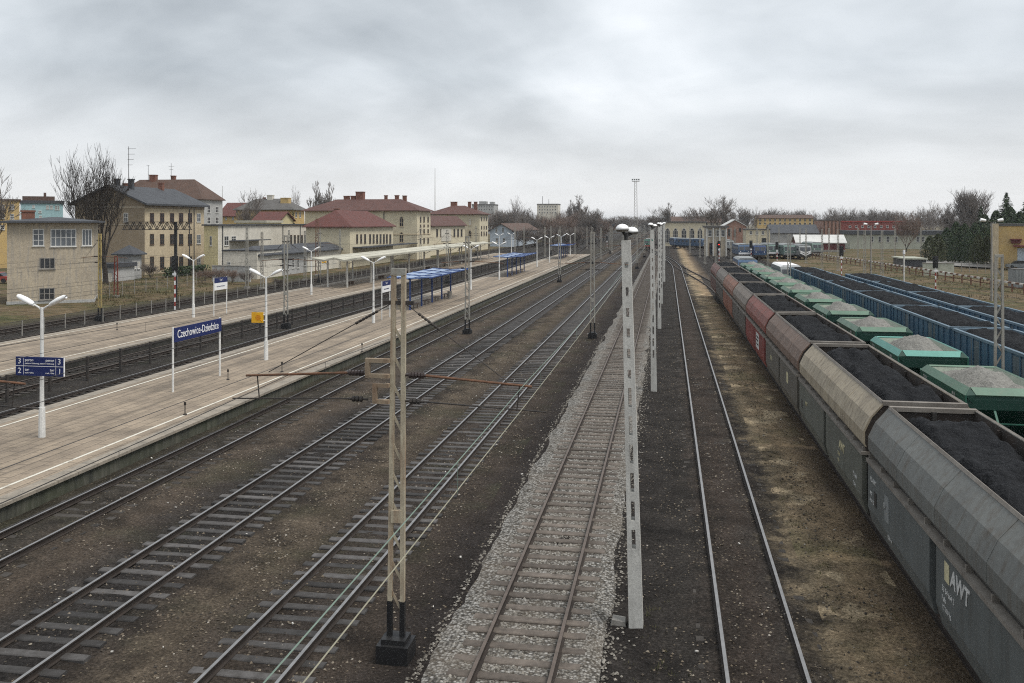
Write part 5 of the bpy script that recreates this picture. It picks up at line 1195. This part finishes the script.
# ------------------------------------------------------------------ locomotives and other yard stock
def loco(loc, rz, label, body, nose, L=14, chevron=False, roofm='loco_grey', cat='locomotive', name='locomotive'):
    t = thing(name, label, cat, loc, 'locomotives standing in the yard' if cat == 'locomotive' else 'pale wagons in the yard', rz); h = L/2; w = 1.48
    m = MB(); m.box(-1.3, 1.3, -h, h, .8, 1.2); m.build('underframe', M['dark_steel'], t)
    m = MB(); m.prismx([(-h,1.2),(-h,2.3),(-h+.45,3.5),(-h+.9,3.8),(h-.9,3.8),(h-.45,3.5),(h,2.3),(h,1.2)], -w, w); m.build('body', M[body], t)
    m = MB(); m.prism([(-w+.05,3.803),(-w+.4,4.1),(w-.4,4.1),(w-.05,3.803)], -h+1, h-1); m.build('roof', M[roofm], t)
    for s_ in (-1, 1):
        m = MB()
        for q in (-1, 1):
            a, b_ = (q*.12, q*1.28); y0_, z0_, y1_, z1_ = s_*(h-.03), 2.42, s_*(h-.40), 3.38
            m.add([(a, y0_+s_*.03, z0_), (b_, y0_+s_*.03, z0_), (b_, y1_+s_*.03, z1_), (a, y1_+s_*.03, z1_)], [(0,1,2,3)])
        m.build('windscreen', M['glass_dark'], t)
        m = MB(); m.box(-w-.01, w+.01, min(s_*(h-.0), s_*(h+.02)), max(s_*h, s_*(h+.02)), 1.25, 1.75); m.build('nose_band', M[nose], t)
        for q in (-1, 1): m = MB(); m.tube((q*1.0, s_*h, 2.05), (q*1.0, s_*(h+.06), 2.05), .13, .13, 10); m.build('headlight', M['lamp_white'], t)
        m = MB()
        for q in range(6): y = -h+2+q*(L-4)/5; m.box(min(s_*w, s_*(w+.012)), max(s_*w, s_*(w+.012)), y-.5, y+.5, 2.5, 3.2)
        m.build('side_window', M['glass_dark'], t)
        bogie(t, s_*(h-3)); 
    if chevron:
        for z in (1.45, 1.95):
            m = MB()
            for q in (-1, 1): m.bar((0, -h-.04, z-.25), (q*1.3, -h-.04, z+.45), .26, .03, up=(0,1,0))
            m.build('chevron', M['sign_white'], t)
    buffers(t, h, M['dark_steel']); t.scale = (.92, 1, .84 if roofm != 'tarp_white' else .74); return t
loco((11.4, yX(134, 11.4), 0), 0, 'dark blue and white locomotive at the far end of the green wagons', 'loco_blue', 'sign_white', 11)
loco(D(692, 292, 0), math.radians(38), 'blue locomotive slanting before the engine shed', 'loco_blue', 'loco_grey')
loco(D(676, 305, 0), math.radians(8), 'blue locomotive end-on in the engine shed doorway', 'loco_blue', 'loco_grey', 12)
loco(D(741, 218, 0), .05, 'dark blue and white locomotive end-on left of the deep blue one', 'loco_blue', 'sign_white', 13)
loco(D(756, 214, 0), .05, 'deep blue locomotive end-on among pale green ones', 'blue_deep', 'loco_blue', 13)
loco(D(769, 222, 0), .05, 'pale green locomotive end-on right of the deep blue one', 'loco_green', 'sign_white', 13)
loco(D(785, 216, 0), .05, 'pale green and white locomotive end-on by the rightmost yard signal', 'loco_green', 'loco_grey', 13)
loco(D(799, 212, 0), .1, 'dark locomotive with white chevrons on its front', 'loco_grey', 'black_metal', 12, chevron=True)
loco(D(649, 285, 0), 0, 'green locomotive far behind the slotted lamp posts', 'green_side', 'red_paint', 12)
loco((15.9, yX(122, 15.9), 0), 0, 'pale grey wagon with white top just beyond the nearer blue row', 'loco_grey', 'loco_grey', 12, roofm='tarp_white', cat='goods wagon', name='covered_wagon')
# parked red car behind the signal box
p = D(-2, 128, .05); t = thing('parked_car', 'red car parked at the left edge behind the signal box', 'car', p, None, TH)
m = MB(); m.prismx([(-2,.35),(-2.05,.8),(-1.2,.95),(1.3,.95),(2.05,.8),(2,.35)], -.85, .85); m.rot = 0; o = m.build('body', M['red_paint'], t); o.rotation_euler.z = math.pi/2
m = MB(); m.prismx([(-1.2,.95),(-.6,1.42),(.75,1.42),(1.35,.95)], -.75, .75); o = m.build('cabin', M['glass_dark'], t); o.rotation_euler.z = math.pi/2
m = MB(); m.prismx([(-.6,1.42),(-.5,1.47),(.65,1.47),(.75,1.42)], -.74, .74); o = m.build('roof', M['red_paint'], t); o.rotation_euler.z = math.pi/2
for sx_ in (-1.25, 1.25):
    for sy in (-.82, .82): m = MB(); m.tube((sx_, sy-.1, .32), (sx_, sy+.1, .32), .32, .32, 14); m.build('wheel', M['black_metal'], t)

# far footbridge over the tracks
p = D(608, 430, 0)
t = thing('footbridge', 'dark footbridge across the tracks far down the line', 'footbridge', p)
m = MB(); m.box(-16, 9, -1, 1, 6.0, 6.4); m.build('deck', M['dark_steel'], t)
for s_ in (-1, 1):
    m = MB(); m.box(-16, 9, s_*1.05-.05, s_*1.05+.05, 6.4, 7.6); m.build('parapet', M['roof_slate'], t)
for x in (-15.5, -4, 8.5): m = MB(); m.box(x-.25, x+.25, -.8, .8, -.4, 6.0); m.build('pier', M['concrete'], t)

# dark clipped hedge and wire fence in front of the ochre house
Rh = random.Random(4); a0, a1 = D(166, 141, 0), D(206, 150, 0); dv = a1-a0; m = MB()
for q in range(1500):
    f = Rh.random(); p = dv*f+Vector((Rh.uniform(-.7,.7), Rh.uniform(-.7,.7), Rh.uniform(.05, 1.5))); s_ = Rh.uniform(.08, .2)
    u = Vector((Rh.gauss(0,1), Rh.gauss(0,1), Rh.gauss(0,1))).normalized(); v = u.cross(Vector((Rh.gauss(0,1), Rh.gauss(0,1), .3))).normalized(); m.add([p-u*s_, p+v*s_, p+u*s_, p-v*s_], [(0,1,2,3)])
tag(m.build('hedge', M['conifer'], None, a0), 'dark low hedge along the foot of the ochre house', 'hedge')
for nm, pa, pb, lb in (('a', (96, 101), (205, 128), 'wire fence on grey posts across the waste ground before the ochre house'), ('b', (205, 128), (262, 140), 'wire fence on grey posts before the white annex')):
    a0, a1 = D(pa[0], pa[1], 0), D(pb[0], pb[1], 0); dv = a1-a0; n_ = int(dv.length/2.6)
    t = thing('wire_fence', lb, 'fence', a0)
    for q in range(n_+1): p = dv*(q/n_); m = MB(); m.tube((p.x, p.y, -.3), (p.x, p.y, 1.6), .045, .045, 6); m.build('post', M['concrete'], t)
    m = MB()
    for zz in (.3, .7, 1.1, 1.5): m.tube((0,0,zz), (dv.x, dv.y, zz), .014, .014, 4)
    m.build('wire', M['dark_steel'], t)
# more yard stock far right of centre
loco(D(726, 268, 0), .1, 'grey wagon end-on by the concrete building with dark bays', 'loco_grey', 'loco_grey', 12, cat='goods wagon', name='covered_wagon')
loco(D(812, 236, 0), .1, 'pale green wagon end-on right of the chevron fronted locomotive', 'loco_green', 'loco_grey', 12, cat='goods wagon', name='covered_wagon')

# pale service road and a parked car right of the barrier
m = MB(); pa = [W(905, 262, .13), W(960, 266.5, .13), W(1040, 271, .13), W(1120, 275, .13)]; pb = [W(905, 258.5, .13), W(960, 261.5, .13), W(1040, 265, .13), W(1120, 268, .13)]
m.add([p+Vector((0,0,.1)) for p in pa+pb], [(0,1,5,4),(1,2,6,5),(2,3,7,6)]); tag(m.build('road', pmat('road_pale', (.26,.25,.235), (.2,.195,.185), scale=.4, rough=.9)), kind='structure')
for i, (px, py, mt, lb) in enumerate(((1018, 268.5, 'loco_grey', 'silver car parked before the canopy of the ochre depot'),)):
    t = thing('parked_car', lb, 'car', W(px, py, .2))
    m = MB(); m.prism([(-2.1,.3),(-2.1,.75),(-1.3,.92),(1.3,.92),(2.1,.78),(2.1,.3)], -.85, .85); m.build('body', M[mt], t)
    m = MB(); m.prism([(-1.3,.92),(-.7,1.4),(.7,1.4),(1.3,.92)], -.76, .76); m.build('windows', M['glass_dark'], t)
    m = MB(); m.prism([(-.72,1.4),(-.6,1.46),(.6,1.46),(.72,1.4)], -.75, .75); m.build('roof', M[mt], t)
    for sx_ in (-1.3, 1.3):
        for sy in (-.8, .8): m = MB(); m.tube((sx_, sy-.1, .32), (sx_, sy+.1, .32), .32, .32, 12); m.build('wheel', M['black_metal'], t)
# ------------------------------------------------------------------ trees
def grow(seed, height, crown_w, crown_base, levels=5, up=.25, stems=1, kids=(4,5,5,4), twig=.02, r0=None, wig=.18, spread=.9, f0=.55, tilt=.3):
    """bare tree: returns (trunk MB, branches MB); unit metres, base at origin"""
    R = random.Random(seed); tr, br = MB(), MB(); limb = .46*(height-crown_base)
    r0 = r0 or height*.018
    def branch(p, d, L, r, lv):
        segs = 4 if lv <= 1 else 3 if lv == 2 else 2
        mb = tr if lv == 0 else br; n = 8 if lv == 0 else 5 if lv <= 2 else 3
        pts = [(p, r)]
        for i in range(segs):
            d = (d+Vector((R.uniform(-1,1), R.uniform(-1,1), R.uniform(-.5,1)))*wig+Vector((0,0,up*(.35 if lv else .1)))).normalized()
            q = p+d*(L/segs); r1 = max(twig*.6, r*(1-.6*(i+1)/segs) if lv else r*(1-.35*(i+1)/segs))
            mb.tube(p, q, pts[-1][1], r1, n, cap=False); p = q; pts.append((q, r1))
        if lv >= levels-1: return
        k_ = kids[min(lv, len(kids)-1)]
        for j in range(k_):
            f = R.uniform(.35, 1.0) if lv else R.uniform(f0, 1.0)
            if j == 0: f = 1.0
            i = min(segs-1, int(f*segs)); a, ra = pts[i]; b_, rb = pts[i+1]; ff = f*segs-i
            o = a.lerp(b_, min(1, ff)); az = R.uniform(0, 6.283)+j*2.4
            side = Vector((math.cos(az), math.sin(az), R.uniform(-.1, .5)))
            nd = (d*(1.0 if j else 1.6)+side*spread*(1 if j else .4)).normalized()
            branch(o, nd, (limb*R.uniform(.8, 1.15)*((1.3-1.05*f) if f0 < .2 else 1) if lv == 0 else L*R.uniform(.5, .72)), max(twig, min(ra, rb)*(R.uniform(.6, .85) if lv == 0 else R.uniform(.55, .75))), lv+1)
    for s_ in range(stems):
        d = Vector((R.uniform(-tilt,tilt)*(stems > 1), R.uniform(-tilt,tilt)*(stems > 1), 1)).normalized()
        branch(Vector((R.uniform(-.2,.2)*(stems > 1), R.uniform(-.2,.2)*(stems > 1), -.2)), d, crown_base, r0*(1 if stems == 1 else .8), 0)
    vs = np.array(br.v); h_ = vs[:, 2].max(); wx_ = max(np.percentile(abs(vs[:, 0]), 96), np.percentile(abs(vs[:, 1]), 96))*2
    # fit to the wanted height and width
    sz_, sx_ = height/h_, crown_w/wx_
    for mb in (tr, br): mb.v = [(x*(sx_ if mb is br or True else 1), y*sx_, z*sz_) for x, y, z in mb.v]
    return tr, br
PROTO = {}
def proto(key, mat, *a, **k):
    tr, br = grow(*a, **k); PROTO[key] = (tr.mesh('trunk', M['bark']), br.mesh('branches', M[mat]))
proto('big', 'bark', 21, 20, 10.5, 4, levels=6, kids=(8,5,5,4,3), up=.28, twig=.034, r0=.62, spread=.95, wig=.15)
proto('round', 'twig', 5, 12, 11, 3.2, levels=6, kids=(6,5,4,4,3), up=.1, twig=.03, spread=1.0)
proto('open', 'twig_grey', 9, 12, 9, 3.6, levels=5, kids=(5,5,5,4), up=.2, twig=.03, spread=.9)
proto('bushy', 'twig', 14, 8, 9, 1.2, levels=5, kids=(7,5,5,4), up=.12, twig=.035, stems=2, spread=1.0)
proto('red', 'twig_red', 31, 12, 10, 2.6, levels=6, kids=(6,5,4,4,3), up=.2, twig=.03, stems=2, spread=.95)
proto('slim', 'twig_grey', 17, 16, 5, 10, levels=6, kids=(18,5,4,3,3), f0=.25, up=.7, twig=.03, spread=.55, wig=.1)
proto('poplar', 'twig_grey', 41, 20, 6, 13, levels=4, kids=(18,6,4), f0=.3, up=.8, twig=.022, spread=.5, wig=.09, r0=.14, stems=10, tilt=.05)
def bare(kind, px, Y, y_top, wpx, label, group=None, zb=0., name='bare_tree'):
    p = D(px, Y, zb); trm, brm = PROTO[kind]
    t = thing(name, label, 'tree', p, group, rnd.uniform(0, 6.28))
    hh = max(v.co.z for v in brm.vertices) if kind not in HH else HH[kind][0]
    if kind not in HH: HH[kind] = (hh, 2*max(np.percentile([abs(v.co.x) for v in brm.vertices], 96), np.percentile([abs(v.co.y) for v in brm.vertices], 96)))
    sz_ = (ZY(y_top, Y)-zb)/HH[kind][0]; sx_ = wpx*Y/F/HH[kind][1]*1.08
    t.scale = (sx_, sx_, sz_); put('trunk', trm, t); put('branches', brm, t); return t
HH = {}
t = bare('big', 106, 127, 141, 64, 'large bare tree with spreading upright branches left of the ochre house'); t.rotation_euler.z = .6
bare('round', -4, 140, 160, 52, 'bare tree cut by the left edge')
bare('round', 245, 222, 187, 32, 'dark bare tree before the yellow house')
bare('open', 297, 290, 185, 24, 'pale bare tree right of the yellow house chimney')
bare('slim', 317, 300, 180, 14, 'slim bare birch behind the maroon station roof, left of two'); bare('slim', 330, 300, 181, 15, 'slim bare birch behind the maroon station roof, right of two')
bare('open', 512, 430, 195, 24, 'bare tree rising above the brown roofed gable house'); bare('slim', 577, 470, 194, 14, 'slim bare poplar beside the pale tower block'); bare('slim', 571, 480, 199, 9, 'smaller slim poplar left of the tall one by the tower block')
bare('slim', 598, 620, 208, 10, 'lone small tree on the horizon left of the floodlight mast')
bare('round', 655, 440, 205, 24, 'dark round topped tree right of the floodlight mast'); bare('slim', 669, 440, 202, 11, 'thin bare tree next to the dark round topped tree')
bare('round', 712, 360, 194, 40, 'big bare tree above the depot hall roof'); bare('slim', 725, 370, 195, 9, 'thin poplar right of the big bare tree over the depot')
bare('open', 690, 380, 207, 34, 'bare tree above the engine shed'); bare('bushy', 700, 400, 206, 36, 'bare bushy tree behind the depot hall')
bare('red', 906, 262, 209, 26, 'reddish brown bare tree before the long workshop'); 
bare('open', 935, 330, 200, 34, 'wide bare tree on the right skyline, left of the poplar'); bare('slim', 951, 330, 202, 14, 'thin bare tree just left of the tall poplar')
bare('poplar', 968, 300, 186, 26, 'tall broad bare poplar behind the conifers'); bare('open', 998, 290, 202, 24, 'bare tree between the poplar and the tall spruce')
gi = 0
sets = [(490, 606, 30, (380, 520), (205, 216), ('bushy', 'round', 'red'), 'bare trees beyond the far end of the station', 'bare tree in the thicket beyond the station end, %s from the left'),
        (738, 905, 30, (470, 620), (205, 214), ('round', 'open', 'bushy'), 'bare trees along the right skyline', 'bare tree along the right skyline, %s from the left'),
        (905, 962, 9, (330, 420), (203, 213), ('open', 'round', 'open'), 'bare trees left of the poplar', 'bare tree in the clump left of the poplar, %s from the left'),
        (600, 668, 12, (700, 1000), (214, 219), ('bushy', 'round'), 'far trees on the horizon behind the floodlight mast', 'small far tree on the horizon by the floodlight mast, %s from the left')]
for a, b_, n_, (Y0, Y1), (t0, t1), kinds, grp, lb in sets:
    for i in range(n_):
        px = a+(b_-a)*(i+.5)/n_+rnd.uniform(-.4, .4)*(b_-a)/n_; Y = rnd.uniform(Y0, Y1)
        bare(kinds[rnd.randrange(len(kinds))], px, Y, rnd.uniform(t0, t1), rnd.uniform(15, 26) if n_ > 10 else rnd.uniform(18, 26), lb % ORL[i], grp)
for i, (px, Y, yt, w_) in enumerate(((202, 128, 268, 20), (218, 126, 266, 22), (232, 128, 268, 16))):
    bare('red', px, Y, yt, w_, 'brown bare shrub on the waste ground, %s of three from the left' % ORL[i], 'brown shrubs on the waste ground', name='shrub')
# thicket lower down between the station end and the tracks
for i in range(14):
    px = rnd.uniform(520, 600); Y = rnd.uniform(300, 380)
    bare('bushy', px, Y, rnd.uniform(222, 232), rnd.uniform(14, 24), 'low bare bush at the far end of the platforms among other bushes', 'low bushes at the far end of the platforms', name='shrub')
# evergreens
def conifer_mesh(seed, h, r, tiers, thuja=False):
    R = random.Random(seed); m = MB()
    if not thuja:
        for q in range(tiers):
            f = q/(tiers-1); z = h*(.06+.92*f); rr = r*(1-f)**.85+.12; nb = int(9+14*(1-f))
            for b_ in range(nb):
                a = R.uniform(0, 6.283); L = rr*R.uniform(.7, 1.1); d = Vector((math.cos(a), math.sin(a), 0)); s_ = Vector((-d.y, d.x, 0))
                z0 = z+R.uniform(-.3, .3); drop = -.28*L
                for c_ in range(5):
                    t0_ = c_/5*L; p = d*t0_+Vector((0,0,z0+drop*t0_/L)); wv = (.34*(1-c_/6))*R.uniform(.6, 1.2)+.05
                    e = d*(t0_+L*.33)+Vector((0,0,z0+drop*(t0_/L+.3)-.12*R.random()))
                    m.add([p, e+s_*wv, e+Vector((0,0,-.15)), e-s_*wv], [(0,1,2,3)])
    else:
        for q in range(2600):
            f = R.random()**.8; z = h*f; a = R.uniform(0, 6.283); rr = r*(math.sin(math.pi*min(1, .12+.88*f)**.75)**.7+.08)*R.uniform(.55, 1.06)*(1+.18*math.sin(a*3+z))
            p = Vector((math.cos(a)*rr, math.sin(a)*rr, z)); s_ = R.uniform(.09, .2)
            u = Vector((R.gauss(0,1), R.gauss(0,1), R.gauss(.4,1))).normalized(); v = u.cross(Vector((R.gauss(0,1), R.gauss(0,1), R.gauss(0,1)))).normalized()
            m.add([p-u*s_, p+v*s_*.6, p+u*s_*1.3, p-v*s_*.6], [(0,1,2,3)])
    return m
sp = conifer_mesh(3, 16, 3.6, 26).mesh('crown', M['conifer']); th1 = conifer_mesh(8, 6, 1.7, 0, True).mesh('crown', M['conifer_olive']); th2 = conifer_mesh(9, 6, 1.9, 0, True).mesh('crown', M['conifer'])
m = MB(); m.tube((0,0,-.3), (0,0,15), .25, .03, 8); sptr = m.mesh('trunk', M['bark']); m = MB(); m.tube((0,0,-.3), (0,0,4), .15, .04, 6); thtr = m.mesh('trunk', M['bark'])
def ever(kind, px, Y, y_top, wpx, label, grp=None):
    t = thing('conifer', label, 'conifer', D(px, Y, 0), grp, rnd.uniform(0, 6.28)); cr, h_, r_ = {'spruce': (sp, 16, 3.6), 'olive': (th1, 6, 1.8), 'dark': (th2, 6, 2.0)}[kind]
    s_ = ZY(y_top, Y)/h_; sx_ = wpx*Y/F/(2*r_); t.scale = (sx_, sx_, s_)
    put('trunk', sptr if kind == 'spruce' else thtr, t); put('crown', cr, t)
ever('spruce', 1006.5, 225, 192, 40, 'tall pointed spruce above the ochre depot, left of the one at the edge'); ever('spruce', 1026, 225, 197, 34, 'tall spruce at the right edge'); ever('spruce', 981, 225, 206, 26, 'smaller pointed spruce before the poplar')
ever('spruce', 293, 225, 208, 9, 'small dark conifer before the yellow house side')
hedge = [('olive', 930, 196, 236, 16), ('olive', 938, 192, 234, 15), ('dark', 947, 196, 228, 16), ('dark', 956, 198, 222, 18), ('dark', 965, 196, 224, 18), ('dark', 975, 198, 223, 18), ('dark', 985, 200, 215, 20), ('dark', 996, 204, 211, 22), ('dark', 1010, 204, 207, 26), ('olive', 978, 182, 235, 14), ('olive', 987, 180, 236, 14), ('dark', 968, 186, 234, 14), ('dark', 955, 188, 236, 14), ('dark', 1020, 204, 212, 22)]
order = sorted(h[1] for h in hedge)
for kd, px, Y, yt, w_ in hedge: ever(kd, px, Y, yt, w_, '%s evergreen in the hedge left of the ochre depot, %s from the left' % ('olive green' if kd == 'olive' else 'dark green', ORL[order.index(px)]), 'evergreens in the hedge by the ochre depot')
# ------------------------------------------------------------------ tufts of dry grass
R = random.Random(77); m = MB()
def tuft(x, y, z, h_, n_):
    for q in range(n_):
        a = R.uniform(0, 6.28); r = R.uniform(0, .12); p = Vector((x+r*math.cos(a), y+r*math.sin(a), z)); d = Vector((math.cos(a)*.6, math.sin(a)*.6, 1)).normalized()*h_*R.uniform(.5, 1.2)
        s_ = Vector((-math.sin(a), math.cos(a), 0))*.008; m.add([p-s_, p+s_, p+d], [(0,1,2)])
for q in range(520):
    y = 13+60*R.random()**1.5; x = R.choice([R.uniform(3.5, 5.2), R.uniform(3.4, 4.6), R.gauss(-.2, .35) if y < 24 else R.uniform(3.5, 5)])
    if abs(x+.2) < 1 and not (17.5 < y < 21.5): continue
    if noise.noise((x*.7, y*.25, 4)) < -.05 and x > 3: continue
    tuft(x, y, ground_z(x, y)-.01, R.uniform(.05, .13), 9)
mk('dry_grass', (.10,.085,.04), (.065,.07,.028), scale=.8, rough=.95)
tag(m.build('dry_grass', M['dry_grass']), 'sparse dry grass tufts along the strip beside the coal wagons', 'grass', kind='stuff')
# a few taller tufts on the waste ground at the left and the bank at the right
m = MB()
for q in range(1500):
    px = R.uniform(90, 235) if q % 2 else R.uniform(800, 1024); py = R.uniform(272, 305) if q % 2 else R.uniform(256, 300)
    p = W(px, py, .0)
    if q % 2 and p.x > -56.5: continue
    if not q % 2 and p.x < 24.5: continue
    h0 = R.uniform(.15, .5)
    for k_ in range(7):
        a = R.uniform(0, 6.28); r = R.uniform(0, .5); b0 = Vector((p.x+r*math.cos(a), p.y+r*math.sin(a), ground_z(p.x, p.y)-.02)); s_ = Vector((-math.sin(a), math.cos(a), 0))*.035
        m.add([b0-s_, b0+s_, b0+Vector((math.cos(a)*.2, math.sin(a)*.2, h0*R.uniform(.6, 1.2)))], [(0,1,2)])
mk('bank_grass', (.13,.10,.055), (.085,.08,.036), scale=.25, rough=.95)
tag(m.build('bank_grass', M['bank_grass']), 'dead winter grass on the waste ground and the yard bank', 'grass', kind='stuff')

for i, (px, Y, yt, w_) in enumerate(((150, 138, 262, 16), (247, 126, 270, 14), (262, 150, 262, 12), (90, 112, 282, 14), (278, 120, 277, 12))):
    bare('bushy', px, Y, yt, w_, 'leafless shrub among the sheds and fences on the station side, %s from the left' % ORL[[90,150,247,262,278].index(px)], 'leafless shrubs on the station side', name='shrub')
